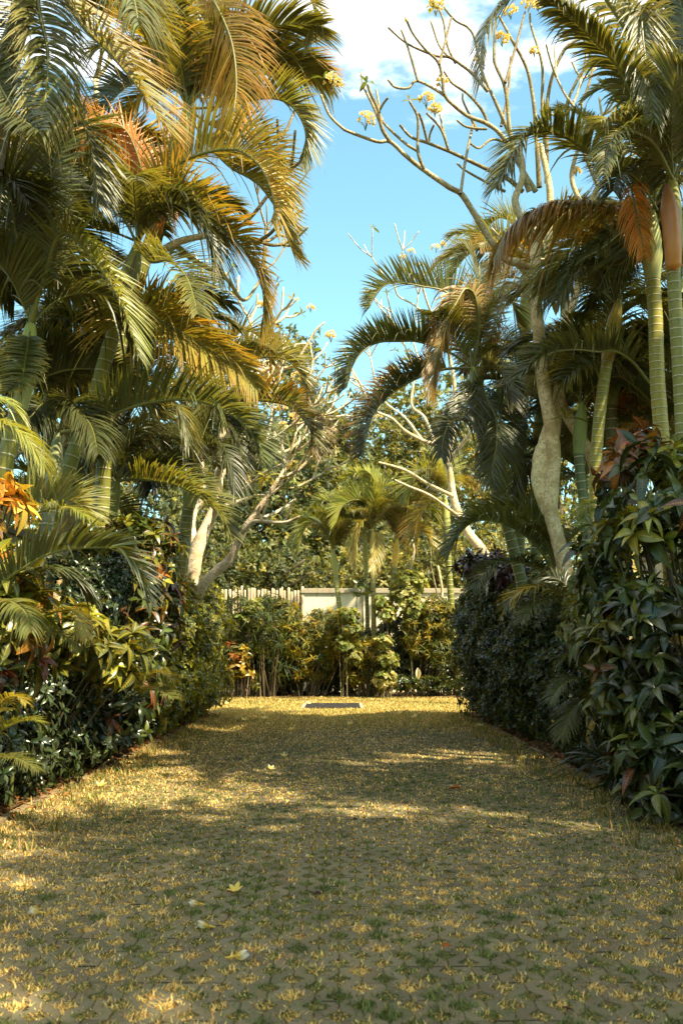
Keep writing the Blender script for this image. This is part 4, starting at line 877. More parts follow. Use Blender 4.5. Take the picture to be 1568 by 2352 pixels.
r,e,lf=frangipani('white barked frangipani spreading many pale branches beyond the left hedge',15.0,[
 ([(428,1400),(450,1274),(478,1202),(492,1170),(500,1120),(505,1060),(512,1000),(530,930),(545,870),(570,800)],[.15,.13,.125,.12,.09,.075,.065,.055,.045,.035],(0,.3)),
 ([(450,1265),(440,1210),(446,1175),(462,1150),(466,1090),(455,1020)],[.08,.06,.055,.05,.045,.035],(.1,.3)),
 ([(440,1392),(468,1342),(500,1310),(528,1285),(545,1250),(565,1210),(590,1174),(620,1130),(640,1100)],[.09,.08,.075,.07,.06,.05,.045,.035,.03],(-.3,-.5)),
 ([(498,1100),(510,1069),(553,1047),(583,1028),(611,1015),(643,998),(671,976)],[.045,.042,.036,.032,.028,.024,.02],(.1,-.6)),
 ([(505,1100),(520,1082),(583,1050),(630,1042),(663,1034),(690,1012)],[.045,.04,.034,.028,.024,.02],(.2,.4)),
 ([(500,1160),(529,1140),(567,1119),(605,1088),(646,1067)],[.04,.036,.03,.026,.02],(0,-.8)),
 ([(510,1165),(534,1157),(583,1140),(616,1138),(641,1121)],[.034,.03,.026,.024,.02],(0,-.2)),
 ([(556,1225),(580,1200),(600,1198),(654,1200),(687,1187)],[.036,.032,.028,.024,.02],(-.5,-.9)),
 ([(560,1210),(580,1190),(611,1187),(649,1168),(679,1146)],[.034,.03,.027,.024,.02],(-.4,.1)),
 ([(512,1010),(530,990),(545,960),(556,935),(575,900)],[.04,.034,.028,.024,.02],(.2,-.3)),
 ([(545,870),(583,862),(624,845),(668,842),(700,800),(722,762),(745,740)],[.036,.032,.028,.024,.02,.017,.015],(.3,.2)),
 ([(556,1040),(562,1000),(573,960),(570,920)],[.024,.022,.02,.018],(0,.2)),
 ([(611,1015),(620,980),(625,940)],[.022,.02,.018],(-.2,0)),
 ([(600,1195),(612,1160),(616,1130)],[.02,.018,.016],(-.6,-.6)),
 ([(655,1198),(668,1165),(675,1150)],[.018,.016,.015],(-.7,-.8)),
 ([(530,930),(500,850),(470,790),(455,740)],[.04,.034,.028,.022],(.3,.7)),
 ([(624,845),(660,800),(690,790),(716,790)],[.02,.018,.016,.014],(.3,.5)),
 ],BKW,grow=3,glen=.5,gr=.017,growers=[0,1,2,9,11,12,15,3,4,6],fl=[(676,1072,1.15,-.8,.35),(558,1102,1.15,-.3,.45),(682,870,1.2,.2,.35),(646,938,1.0,0,.4),(676,960,.9,.3,.5),(518,972,1.1,.2,.5),(650,980,.8,0,.4),(760,772,.95,.2,.3),(713,708,.6,.3,.3),(600,700,.6,.5,.5),(514,632,.6,.8,.4),(560,870,.7,.3,.4)],
 lv=[(611,1097,1.25,-.6,9),(662,1122,1.2,-.3,8),(700,1190,1.4,-.8,9),(682,993,.9,-.2,6),(590,1140,1,-.2,6),(640,1210,1.1,-.6,5),(560,950,.9,0,6)])
for i,(p,dr) in enumerate(e):
    if i%3==0: lf(p,dr,6,.8)
frangipani('grey frangipani trunk rising behind the left ringed palms',12.0,[
 ([(150,1240),(154,1100),(158,1000),(163,870),(200,780),(250,700),(320,612),(345,595),(400,560),(450,545),(530,535)],[.15,.14,.135,.12,.1,.085,.075,.07,.06,.045,.03],(0,-.4)),
 ([(163,880),(140,760),(150,620),(180,500),(205,420),(222,300),(220,180)],[.1,.09,.075,.06,.05,.04,.035],(.1,.5)),
 ([(180,500),(120,440),(60,400),(0,495)],[.045,.04,.034,.03],(.2,.6)),
 ([(400,560),(450,600),(520,640),(560,690),(600,640)],[.04,.034,.028,.022,.018],(-.2,.6)),
 ([(205,420),(260,380),(330,300),(400,250)],[.04,.034,.028,.022],(.3,.6)),
 ([(250,690),(300,600),(330,520),(410,420)],[.045,.036,.03,.024],(0,.5)),
 ([(60,560),(20,540),(-30,545)],[.03,.028,.026],(.6,.6)),
 ],BKD,grow=3,glen=.6,growers=[0,1,2,3,4,5],lv=[(255,440,1.2,-.2,8),(240,400,1,.3,6)],fl=[(255,445,.9,-.2,.7),(520,440,.6,.2,.7),(505,780,.6,.4,.5)])
r,e,lf=frangipani('pale frangipani with thin twigs standing behind the dark right hedge',19.6,[
 ([(1148,1360),(1110,1270),(1075,1225),(1045,1160),(1033,1085),(1030,1050),(1045,960),(1040,860),(1020,780),(1000,740)],[.15,.125,.11,.095,.085,.06,.05,.042,.034,.028],(0,.4)),
 ([(1033,1085),(1010,1030),(970,1012),(930,990),(900,962),(868,948)],[.06,.05,.042,.036,.03,.024],(0,-.5)),
 ([(1040,1140),(980,1110),(930,1080),(870,1062)],[.045,.034,.028,.022],(0,-1)),
 ([(1058,1190),(990,1140),(940,1118),(900,1100)],[.04,.032,.026,.02],(0,-.8)),
 ([(1000,1025),(975,960),(945,930),(950,860),(930,795)],[.036,.032,.028,.024,.02],(0,.5)),
 ([(1032,1060),(1060,1020),(1078,998)],[.05,.045,.04],(0,-.3)),
 ([(1000,740),(950,700),(915,680),(905,655)],[.026,.022,.02,.016],(.4,0)),
 ([(970,1012),(930,960),(890,930),(868,900)],[.03,.026,.022,.02],(-.2,.4)),
 ([(990,880),(960,820),(945,770)],[.024,.02,.018],(.2,.4)),
 ([(1140,1340),(1125,1320),(1100,1290),(1062,1280)],[.03,.028,.025,.02],(-.2,-.8)),
 ],BKW*.85,grow=2,glen=.7,gr=.017,growers=[0,1,4,5,6,7,8],fl=[(944,580,.95,.3,.25),(1000,570,1.0,.4,.15),(1016,562,.8,.5,.2),(925,592,.7,.3,.25),(870,874,.9,-.2,.2),(908,850,.6,.4,.6),(870,958,.7,0,.5)],lv=[(940,826,1.3,.2,8),(870,1000,.9,-.3,5)])
for i,(p,dr) in enumerate(e):
    if i%4==0: lf(p,dr,6,.8)
frangipani('slanting brown bare trunk among the bushes at the far end',23.9,[
 ([(948,1475),(985,1415),(1005,1390),(1015,1360),(1005,1300)],[.042,.04,.038,.034,.028],(.4,.4)),
 ([(1008,1385),(998,1340),(990,1305),(988,1290)],[.022,.02,.018,.016],(.4,.2)),
 ([(895,1385),(935,1320),(950,1270),(945,1240)],[.05,.042,.036,.03],(.7,.9))],BK*.62)

# ------------------------------------------------------------------ shrubs
T_CRO=[leaf_tpl(6,OVAL,dr,.22,.06,.36) for dr in (.2,.45,.75)]
T_CRN=[leaf_tpl(5,LANCE,dr,.2,.05,.2) for dr in (.3,.6)]
T_GLO=[leaf_tpl(4,OVAL,dr,.25,.05,.40) for dr in (.2,.5)]
T_HED=[leaf_tpl(2,[.1,.8,1,.5,.03],dr,.2,0,.55) for dr in (.15,.4)]
T_RND=[leaf_tpl(3,ROUND,dr,.15,.05,.8) for dr in (.2,.5)]
T_STR=[leaf_tpl(5,LANCE,dr,.2,0,.10) for dr in (.4,.9)]
C_DG=(.022,.034,.008); C_MG=(.05,.07,.012); C_LG=(.11,.13,.018); C_YG=(.19,.19,.02); C_RD=(.10,.018,.012); C_BR=(.07,.035,.014); C_OR=(.30,.11,.015)
V_Y=(.50,.34,.03); V_O=(.50,.17,.03); V_R=(.36,.07,.03); V_G=(.14,.16,.04)
P_CROT=[(C_DG,2.4,V_O),(C_MG,3,V_G),(C_LG,2.6,V_Y),(C_BR,.6,V_O),(C_RD,.08,V_R),(C_YG,.9,V_Y),(C_OR,.25,V_O)]
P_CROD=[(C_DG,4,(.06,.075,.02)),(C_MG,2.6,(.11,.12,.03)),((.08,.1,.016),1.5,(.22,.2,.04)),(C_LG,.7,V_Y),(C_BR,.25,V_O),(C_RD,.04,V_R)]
P_CROY=[(C_YG,2,V_Y),(C_OR,1.2,V_Y),(C_LG,2.2,V_Y),(C_RD,.3,V_O),(C_MG,1.8,V_Y)]
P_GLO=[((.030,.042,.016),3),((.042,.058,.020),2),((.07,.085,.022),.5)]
P_HL=[((.17,.19,.03),2.5),((.26,.26,.03),2),((.40,.35,.03),1.6),((.08,.10,.02),1.3)]  # lit, mid and dark leaf tones: sunlight worked into the colour
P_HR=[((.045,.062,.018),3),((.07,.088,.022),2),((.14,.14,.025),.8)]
def shrub(name,label,cat,base,blobs,n,k,tpls,size,pal,mat,elev=(.5,1.4),axup=.5,group=None,ns=10,sr=.012,box=.75,face=(0,-1,.4),r0=.6,stemtint=None,bias=.7):
    root=empty(name,(base[0],base[1],0),label,cat,group)
    P,A=blob_pts(blobs,n,box,face,bias,r0); A=nrm(A+np.array([0,0,axup])+R.normal(0,.25,A.shape))
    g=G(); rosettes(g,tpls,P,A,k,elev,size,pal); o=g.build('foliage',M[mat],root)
    if ns:
        g=G(); idx=R.choice(len(P),min(ns,len(P)),replace=False); st=np.array([.09,.075,.04]) if stemtint is None else stemtint
        for t in P[idx]:
            b=np.array([base[0]+(t[0]-base[0])*.5+R.normal(0,.08)+np.sign(base[0])*(.35 if abs(base[1])<12 else 0),base[1]+(t[1]-base[1])*.6+R.normal(0,.08),-.02]); m=b*.45+t*.55+np.array([0,0,.05]); tube(g,[b,m,t],[sr,sr*.8,sr*.45],jit(st,1,.3)[0],n=9,seg=5,cap=False)
        g.build('stems',M['stem'],root)
    return root
FL=(1,-.6,.35); FR=(-1,-.6,.35)
A3=lambda x,y,d: tuple(at(x,y,d))
shrub('hedge','small leaved hedge coloured sunlit yellow green at the far end of the left row','hedge',(-2.8,14.5),
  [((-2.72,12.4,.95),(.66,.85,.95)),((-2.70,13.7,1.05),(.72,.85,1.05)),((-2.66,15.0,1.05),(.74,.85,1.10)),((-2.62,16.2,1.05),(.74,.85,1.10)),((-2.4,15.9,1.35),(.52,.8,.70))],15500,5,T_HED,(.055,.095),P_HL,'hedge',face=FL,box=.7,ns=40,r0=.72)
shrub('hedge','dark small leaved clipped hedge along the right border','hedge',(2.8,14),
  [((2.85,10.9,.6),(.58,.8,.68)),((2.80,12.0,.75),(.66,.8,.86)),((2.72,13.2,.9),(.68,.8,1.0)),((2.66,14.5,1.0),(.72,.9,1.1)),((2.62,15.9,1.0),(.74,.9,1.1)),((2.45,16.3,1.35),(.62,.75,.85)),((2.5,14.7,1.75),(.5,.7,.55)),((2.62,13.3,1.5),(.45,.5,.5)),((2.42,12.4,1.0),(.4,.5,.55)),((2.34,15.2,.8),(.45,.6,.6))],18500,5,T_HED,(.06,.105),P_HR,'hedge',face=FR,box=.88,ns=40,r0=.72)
shrub('croton_shrub','tall green and rust big leaved croton below the slender left palm','croton',(-2.5,10.9),
  [(A3(320,1270,11.0),(.42,.5,.36)),(A3(290,1390,10.9),(.5,.6,.5)),(A3(345,1400,11.3),(.3,.5,.45)),(A3(255,1290,10.6),(.4,.5,.3))],300,8,T_CRO,(.15,.25),P_CROT,'croton',face=FL,axup=1.0,elev=(.6,1.75),ns=30,group='crotons in the left bed')
shrub('croton_shrub','lower left croton with green leaves edged orange above the bare soil','croton',(-2.6,9.8),
  [(A3(290,1540,10.6),(.42,.7,.45)),(A3(230,1600,9.6),(.40,.7,.45))],170,7,T_CRO,(.14,.23),P_CROD,'croton',face=FL,axup=1.0,elev=(.6,1.75),ns=18,group='crotons in the left bed')
shrub('croton_shrub','broad yellow green croton leaves over the dark shrub on the left','croton',(-2.45,8.2),
  [(A3(160,1465,8.1),(.34,.45,.25)),(A3(240,1500,8.6),(.3,.4,.22))],62,8,T_CRO,(.18,.27),[(C_LG,3,V_Y),(C_MG,2,V_Y),(C_YG,1.4,V_Y)],'croton',face=FL,axup=1.0,elev=(.6,1.75),ns=12,group='crotons in the left bed')
shrub('croton_shrub','orange and yellow croton with dark veins at the left edge, topmost','croton',(-2.45,6.6),
  [(A3(-8,1160,6.6),(.13,.3,.18))],15,7,T_CRO,(.18,.26),[(C_OR,1,V_Y),((.42,.28,.04),2.5,(.5,.40,.08)),(C_BR,.8,V_Y),((.05,.03,.01),1,V_O)],'croton',face=FL,axup=1.0,elev=(.6,1.75),ns=8,group='crotons in the left bed')
shrub('croton_shrub','red and yellow striped croton low on the left edge','croton',(-2.4,6.8),
  [(A3(25,1430,6.7),(.26,.4,.34)),(A3(-10,1310,6.7),(.12,.3,.2))],58,7,T_CRO,(.16,.26),P_CROY,'croton',face=FL,axup=1.0,elev=(.6,1.75),ns=12,group='crotons in the left bed')
shrub('glossy_shrub','dark glossy leaved shrub filling the near left bed','shrub',(-2.75,8),
  [((-2.68,6.9,.60),(.52,.8,.66)),((-2.62,8.0,.62),(.52,.8,.70)),((-2.6,9.2,.62),(.50,.8,.68)),((-2.7,7.4,1.15),(.45,.8,.45)),((-2.6,10.4,.5),(.46,.8,.52)),((-2.62,11.5,.4),(.42,.8,.42))],2900,7,T_GLO,(.07,.125),P_GLO,'glossy',face=FL,ns=40,r0=.5)
shrub('glossy_shrub','grey green glossy sprig rising between the left crotons','shrub',(-2.5,9.2),
  [(A3(225,1335,9.3),(.28,.3,.22)),(A3(205,1400,8.9),(.25,.3,.22)),(A3(150,1340,8.8),(.3,.3,.2))],420,7,T_GLO,(.06,.10),[((.035,.05,.016),2),((.05,.065,.022),1)],'glossy',face=FL,ns=16)
shrub('glossy_shrub','low weedy shrub at the near left corner of the bed','shrub',(-2.6,6.6),
  [((-2.55,6.5,.2),(.35,.8,.28)),((-2.5,8.2,.15),(.3,.8,.22))],420,6,T_GLO,(.05,.09),[((.05,.065,.015),2),((.03,.045,.012),2)],'hedge',face=FL,ns=10)
shrub('croton_shrub','large dark croton mass covering the right edge of the bed','croton',(2.4,7.1),
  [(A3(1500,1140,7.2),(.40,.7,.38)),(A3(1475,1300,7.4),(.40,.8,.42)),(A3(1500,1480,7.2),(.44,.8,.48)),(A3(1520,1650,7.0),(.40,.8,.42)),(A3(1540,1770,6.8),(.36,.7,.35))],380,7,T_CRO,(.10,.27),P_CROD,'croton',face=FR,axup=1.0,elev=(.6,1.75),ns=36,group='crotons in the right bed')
shrub('croton_shrub','rust and orange croton top in front of the white ringed trunk on the right','croton',(2.2,7.3),
  [(A3(1440,1070,7.3),(.22,.3,.13)),(A3(1480,1035,7.4),(.2,.3,.14))],26,8,T_CRO,(.17,.26),[(C_OR,2,V_O),(C_BR,2,V_O),(C_LG,1.4,V_O),((.2,.06,.02),2,V_R)],'croton',face=FR,axup=1.0,elev=(.6,1.75),ns=8,group='crotons in the right bed')
shrub('croton_shrub','bright lime croton leaves at the top of the right edge','croton',(2.4,6.9),
  [(A3(1560,1060,6.9),(.16,.3,.16)),(A3(1480,1215,6.8),(.25,.3,.12))],20,7,T_CRO,(.18,.26),[(C_YG,3,V_Y),(C_LG,2,V_Y)],'croton',face=FR,axup=1.0,elev=(.6,1.75),ns=6,group='crotons in the right bed')
shrub('croton_shrub','pale edged croton leaves hanging low over the right border','croton',(2.3,7.4),
  [(A3(1430,1440,7.4),(.22,.4,.3)),(A3(1400,1540,7.4),(.2,.4,.3))],48,6,T_CRO,(.17,.25),[((.13,.14,.03),3,(.30,.27,.07)),(C_MG,2,(.2,.18,.04)),(C_DG,1,V_O)],'croton',face=FR,axup=1.0,elev=(.6,1.75),ns=8,group='crotons in the right bed')
shrub('aralia_shrub','pale variegated shrub at the foot of the knobbed frangipani','shrub',(2.3,8.7),
  [(A3(1372,1350,8.7),(.22,.35,.22)),(A3(1352,1430,8.6),(.22,.35,.24))],330,6,T_RND,(.05,.09),[((.22,.23,.10),2),((.13,.15,.05),2),((.30,.29,.15),1)],'soft',face=FR,ns=14)
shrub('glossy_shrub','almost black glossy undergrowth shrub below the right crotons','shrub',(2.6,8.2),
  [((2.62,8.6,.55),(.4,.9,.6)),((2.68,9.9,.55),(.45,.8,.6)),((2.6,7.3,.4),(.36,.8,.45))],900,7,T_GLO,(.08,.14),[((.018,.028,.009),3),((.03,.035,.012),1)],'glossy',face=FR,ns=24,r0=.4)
shrub('cordyline','dark red cordyline leaves behind the right hedge','cordyline',(2.35,15),
  [(A3(1110,1290,15.2),(.35,.3,.2)),(A3(1170,1320,14),(.3,.3,.15))],40,9,T_CRN,(.25,.38),[((.09,.012,.012),3,(.2,.03,.02)),((.03,.012,.01),2),((.05,.05,.012),1)],'croton',face=FR,axup=1.0,elev=(.6,1.75),ns=8)
shrub('strap_leaf_plant','dark clump of narrow strap leaves under the right crotons','plant',(2.25,8.0),
  [((2.3,8.0,.12),(.16,.5,.14)),((2.3,9.2,.1),(.16,.4,.12))],46,10,T_STR,(.25,.42),[((.03,.045,.012),2),((.05,.06,.015),1)],'hedge',elev=(.2,1.0),ns=0)
# continuation of both beds beside the camera; unseen right hedge added for shade
shrub('hedge','unseen hedge continuing the right border, added beside the viewer for shade','hedge',(3.2,2.5),
  [((3.2,4.6,1.2),(.8,1.0,1.3)),((3.2,2.8,1.25),(.8,1.2,1.4)),((3.3,.6,1.2),(.8,1.3,1.3))],1500,6,T_CRO,(.14,.22),P_CROD,'croton',ns=14,bias=0)
shrub('hedge','leafy hedge of the left border beside the viewer','hedge',(-3.2,2.5),
  [((-3.2,4.9,.9),(.6,.9,1.0)),((-3.3,3.0,.9),(.7,1.2,1.0))],700,6,T_CRO,(.14,.22),P_CROD,'croton',ns=10,bias=0)

# ------------------------------------------------------------------ bed in front of the far wall
GB='bushes in the bed before the far wall'
def bx(px,py,d=23.3): return A3(px,py,d)
def bush(name,label,cat,px,spans,n,k,tp,size,pal,mat,d=23.3,**kw):
    blobs=[(A3(x,y,d),(rx,.4,rz)) for x,y,rx,rz in spans]
    return shrub(name,label,cat,(blobs[0][0][0],d),blobs,n,k,tp,size,pal,mat,face=(0,-1,.3),group=GB,**kw)
P_YC=[((.20,.17,.015),2),((.34,.24,.015),1.3),((.07,.09,.015),2.4),((.13,.13,.018),2)]
bush('narrow_croton','golden narrow leaved croton before the cream wall','croton',720,[(690,1470,.45,.42),(745,1450,.45,.5),(790,1480,.35,.4),(720,1530,.5,.3)],560,8,T_CRN,(.13,.22),P_YC,'soft',ns=24)
bush('narrow_croton','yellow tipped croton between fence and wall','croton',660,[(655,1425,.32,.4),(640,1490,.35,.3)],260,8,T_CRN,(.13,.22),P_YC,'soft',ns=14,d=23.6)
bush('narrow_croton','sparse golden croton at the foot of the tallest small palm','croton',860,[(850,1500,.4,.35),(820,1540,.3,.3)],260,8,T_CRN,(.13,.22),P_YC,'soft',ns=20,d=23.1)
bush('narrow_croton','golden croton near the right hedge under the slanting trunk','croton',980,[(960,1460,.35,.45),(1000,1420,.4,.45),(1010,1500,.35,.35)],460,8,T_CRN,(.13,.22),P_YC,'soft',ns=24,d=23.4)
P_AR=[((.30,.30,.09),2),((.20,.23,.05),2),((.38,.36,.14),1),((.12,.15,.03),1)]
for lab,sp,n,d in (('pale round leaved bush by the stake fence',[(580,1395,.2,.22),(588,1440,.22,.2),(562,1425,.18,.2),(580,1490,.2,.2)],260,23.0),
    ('pale round leaved bush left of the tallest small palm',[(797,1412,.26,.16),(806,1445,.22,.16),(790,1480,.2,.2),(812,1510,.2,.16)],300,22.8),
    ('pale round leaved bush standing lowest, right of the palms',[(880,1475,.18,.14),(890,1515,.22,.18),(882,1560,.26,.24)],330,22.6),
    ('pale round leaved bush right of the thin dark palm stem',[(872,1385,.16,.14),(885,1410,.2,.2)],220,23.3),
    ('tall yellow green leafy bush reaching above the far wall',[(940,1340,.34,.3),(950,1400,.36,.36),(925,1370,.3,.3)],640,23.5)):
    bush('aralia_shrub',lab,'shrub',0,sp,int(n*.8),6,T_RND,(.08,.14),P_AR,'soft',d=d,ns=4,sr=.011,box=1.,r0=.1,axup=.8,stemtint=np.array([.2,.17,.1]))
P_RH=[((.06,.08,.02),2),((.10,.12,.03),1.5),((.035,.05,.012),2)]
for lab,sp,n,d in (('lady palm with drooping fan leaves before the stake fence',[(560,1440,.3,.3),(545,1400,.25,.3)],42,23.2),
    ('lady palm with the widest pale fan leaves',[(615,1470,.35,.3),(600,1430,.3,.25)],46,22.9),
    ('lady palm rising against the fence top',[(635,1400,.3,.25),(610,1390,.2,.2)],40,23.8),
    ('lady palm low in the shade of the far bed',[(600,1530,.45,.25),(660,1540,.4,.25)],44,23.3),
    ('lady palm in the dark gap beside the golden croton',[(520,1460,.3,.5),(530,1540,.3,.3)],46,23.6)):
    bush('lady_palm',lab,'lady palm',0,sp,n,9,T_STR,(.30,.44),P_RH,'soft',d=d,elev=(.8,1.45),axup=.2,ns=12,sr=.014,stemtint=np.array([.08,.06,.03]))
bush('variegated_plant','low broad leaved plant with orange yellow blotches at the left of the far bed','plant',560,[(535,1530,.3,.22),(565,1560,.3,.22),(550,1500,.25,.2)],70,7,T_CRO,(.15,.24),[((.05,.07,.014),2,(.45,.32,.04)),((.3,.2,.02),1,(.45,.3,.03)),((.10,.12,.02),1,V_Y),((.36,.12,.02),.5,V_O)],'croton',d=22.7,ns=6)
bush('green_shrub','dark green filler shrub behind the golden croton','shrub',720,[(700,1550,.7,.42),(810,1550,.7,.42),(620,1550,.6,.45),(900,1540,.6,.4)],900,6,T_GLO,(.10,.17),[((.03,.045,.012),2),((.06,.07,.015),1)],'hedge',d=23.7,ns=20)
bush('green_shrub','dense dark shrub closing the far bed beside the left hedge','shrub',560,[(530,1500,.6,.7),(600,1520,.6,.62),(660,1510,.6,.66)],1500,6,T_GLO,(.10,.17),[((.035,.05,.014),2),((.07,.08,.018),1),((.12,.12,.02),.4)],'hedge',d=23.9,ns=16,box=1.)
bush('green_shrub','dense olive shrub closing the far bed below the small palms','shrub',850,[(760,1500,.6,.66),(840,1500,.6,.62),(910,1490,.6,.72)],1500,6,T_GLO,(.10,.17),[((.045,.055,.014),2),((.09,.095,.018),1),((.17,.15,.02),.4)],'hedge',d=23.9,ns=16,box=1.)
bush('green_shrub','dense dark shrub closing the far bed beside the right hedge','shrub',1020,[(980,1480,.6,.75),(1050,1470,.7,.85)],1400,6,T_GLO,(.10,.17),[((.04,.055,.014),2),((.09,.095,.018),1),((.15,.14,.02),.4)],'hedge',d=23.9,ns=16,box=1.)
bush('green_shrub','low scrappy shrub along the grass at the far right bed','shrub',980,[(900,1570,.5,.15),(980,1570,.6,.18),(1040,1540,.5,.4)],420,6,T_GLO,(.08,.14),[((.06,.08,.015),2),((.12,.13,.02),1),((.03,.045,.012),2)],'hedge',d=23.2,ns=30)
bush('green_shrub','leggy olive shrub with bare stems near the right hedge','shrub',1000,[(1030,1420,.4,.4),(985,1530,.3,.3),(940,1510,.3,.3)],330,6,T_GLO,(.09,.15),[((.05,.07,.015),2),((.10,.11,.02),1),((.03,.045,.012),2)],'hedge',d=23.7,ns=30,sr=.02)
bush('broad_leaf_seedling','single stemmed plant with a few big leaves in front of the cream wall','plant',825,[(830,1350,.22,.14)],6,7,T_CRO,(.26,.34),[((.08,.11,.03),1,V_G)],'croton',d=23.6,ns=4,sr=.02)
# hanging pale dry leaf seen in the far bed
g=G(); c=np.array(A3(959,1548,22.6)); scatter(g,leaf_tpl(5,OVAL,.3,.5,.1,.45),np.array([c+[0,0,.14]]),np.array([[.05,-.1,-1.]]),np.array([[0,-1.,0]]),.28,lin(226,212,180)); props(g.build('dry_leaf',M['soft']),'pale withered leaf hanging among the stems of the far bed','leaf')

# ------------------------------------------------------------------ trees beyond the wall
T_BG=[leaf_tpl(2,[.1,.85,1,.6,.05],dr,.15,0,.5) for dr in (.2,.5)]
def bgtree(label,x,y,blobs,n,size,pal,group='trees beyond the far wall',trunk_r=.22,k=6,name='broadleaf_tree'):
    root=empty(name,(x,y,0),label,'tree',group)
    P,A=blob_pts(blobs,n,1.0,(0,-1,.5),.85,.35,.5); A=nrm(A+np.array([0,-.3,.5])+R.normal(0,.35,A.shape))
    # leaves gathered into sprays so that gaps stay between them
    cl=R.choice(len(P),max(8,len(P)//9),replace=False); own=R.choice(cl,len(P)); near=R.random(len(P))<.8
    Q=P[own]+R.normal(0,.32,P.shape); P=np.where(near[:,None],Q,P)
    g=G(); rosettes(g,T_BG,P,A,k,(.6,1.5),size,pal); g.build('crown',M['soft'],root)
    g=G(); top=max(b[0][2] for b in blobs); tube(g,[(x,y,-.1),(x+.2,y,top*.5),(x,y+.1,top)],[trunk_r,trunk_r*.7,trunk_r*.25],lin(96,80,58),n=20,seg=8,wob=.1)
    for c,rd in blobs:
        for q in range(4):
            e=np.array(c)+R.normal(0,.5,3)*np.array(rd); tube(g,[(x,y,min(e[2],c[2])*.45),((x+e[0])/2,(y+e[1])/2,e[2]*.75),e],[trunk_r*.4,trunk_r*.25,.03],lin(96,80,58),n=12,seg=6)
    g.build('trunk',M['stem'],root); return root
BGD=[((.085,.10,.03),2.5),((.14,.15,.045),2),((.22,.21,.06),1.3),((.045,.06,.018),1.3),((.30,.25,.05),.3)]
BGY=[((.18,.17,.035),2),((.26,.23,.05),1.6),((.12,.13,.03),1.5),((.08,.09,.025),1)]
bgtree('big dark green tree beyond the stake fence',-2.2,32,[((-2.4,32,8.6),(1.7,1.6,2.6)),((-1.7,31.5,5.8),(2.2,1.8,2.2)),((-2.3,30.5,3.6),(2.6,1.6,2.0)),((-4.6,32,6),(2.4,2,3.4))],4300,(.16,.28),BGD)
bgtree('dark tree right in the middle beyond the wall',.2,34,[((.0,34,6.2),(1.9,1.6,2.8)),((.4,33,3.6),(2.8,1.6,2.2)),((-.6,34.5,8.0),(1.2,1.2,1.6))],3900,(.16,.28),BGD)
bgtree('yellowish airy tree rising behind the hooked palm fronds',2.8,38,[((2.4,38,9.4),(1.9,1.8,2.4)),((3.8,38,7),(2.6,2,3.4)),((1.6,37,6),(2.0,1.6,2.4))],2600,(.17,.29),BGY)
bgtree('tall pale tree far behind the right palms',7.2,33,[((6.6,33,7.5),(2.6,2,4)),((9,33,7),(3,2,4.5)),((6.2,31,3.5),(2.6,2,2.4))],2200,(.18,.3),BGY)
bgtree('low sunlit bushy tree right behind the cream wall',2.7,28.6,[((2.0,28.6,3.0),(1.6,.9,1.0)),((3.6,28.6,3.2),(1.6,.9,1.3)),((.5,28.8,2.9),(1.3,.9,.9))],1700,(.12,.2),BGY,trunk_r=.12)
bgtree('shrubby tree leaning over the stake fence',-3.4,28.4,[((-3.0,28.4,2.9),(1.6,.9,1.0)),((-1.5,28.6,2.9),(1.2,.8,.8)),((-4.6,28.4,3.6),(1.3,.9,1.5))],1500,(.12,.2),BGD,trunk_r=.12)
bgtree('tree crowding behind the left palm row',-7.5,21,[((-7,21,4.5),(2.6,3,3)),((-8.5,17,4.5),(2.4,3,3))],1500,(.2,.34),BGY,group='trees behind the side walls')
bgtree('tree crowding behind the right palm row',9.5,15,[((9.5,17,5),(2.4,3,3.4)),((8.8,12,4.8),(2.4,3,3))],1500,(.2,.34),BGY,group='trees behind the side walls')
bgtree('distant rounded tree filling the gap behind the middle trees',-.5,46,[((-2.5,46,6),(4.5,2,5)),((1.5,46,5.5),(4,2,4.8)),((6,46,7),(4,2,6))],3200,(.26,.42),BGD)
bgtree('distant rounded tree behind the left frangipani',-9,42,[((-8,42,6),(4.5,2,6)),((-5,41,4),(3,2,4))],1800,(.26,.42),BGD)
bgtree('feathery topped tree just above the left arch of fronds',-1.5,40,[((-1.9,40,12.6),(.9,.9,1.3)),((-1.7,40,10.5),(1.5,1.2,1.6))],700,(.14,.26),BGD,trunk_r=.16)

bgtree('unseen broad crowned tree added beside the viewer to shade the paving',5.6,-.6,[((5.2,-1.0,7.4),(2.6,2.6,1.5)),((4.6,1.4,6.6),(2.0,1.9,1.2)),((6.6,1.0,7.8),(2.4,2.4,1.5)),((5.6,-3.2,7.0),(2.6,2.2,1.6)),((4.4,-.6,6.0),(1.6,1.8,1.0)),((4.3,3.0,7.4),(1.6,1.1,.8))],3300,(.2,.34),BGD,group='trees behind the side walls')  # added out of view, crown shaped to shade the foreground paving

for a in (('unseen tall palm added in the right bed to shade the lane',4.3,8.4,7.6,22,2.0,[0,1,2]),  # added out of view to keep the middle of the lane shaded
          ('tall palm added outside the right side wall to shade the lane',5.5,11.2,8.2,12,2.0,[0,1,2])): back_palm(*a,'palms added to shade the lane')  # added to throw shade on the far part of the lane

bgtree('unseen slender tree added outside the right side wall for shade',6.6,4.6,[((6.0,4.8,8.0),(1.5,1.4,1.0)),((7.4,4.4,8.6),(1.4,1.4,1.0))],760,(.2,.34),BGD,group='trees behind the side walls',trunk_r=.14)  # out-of-view crown added to shade the right half of the lane

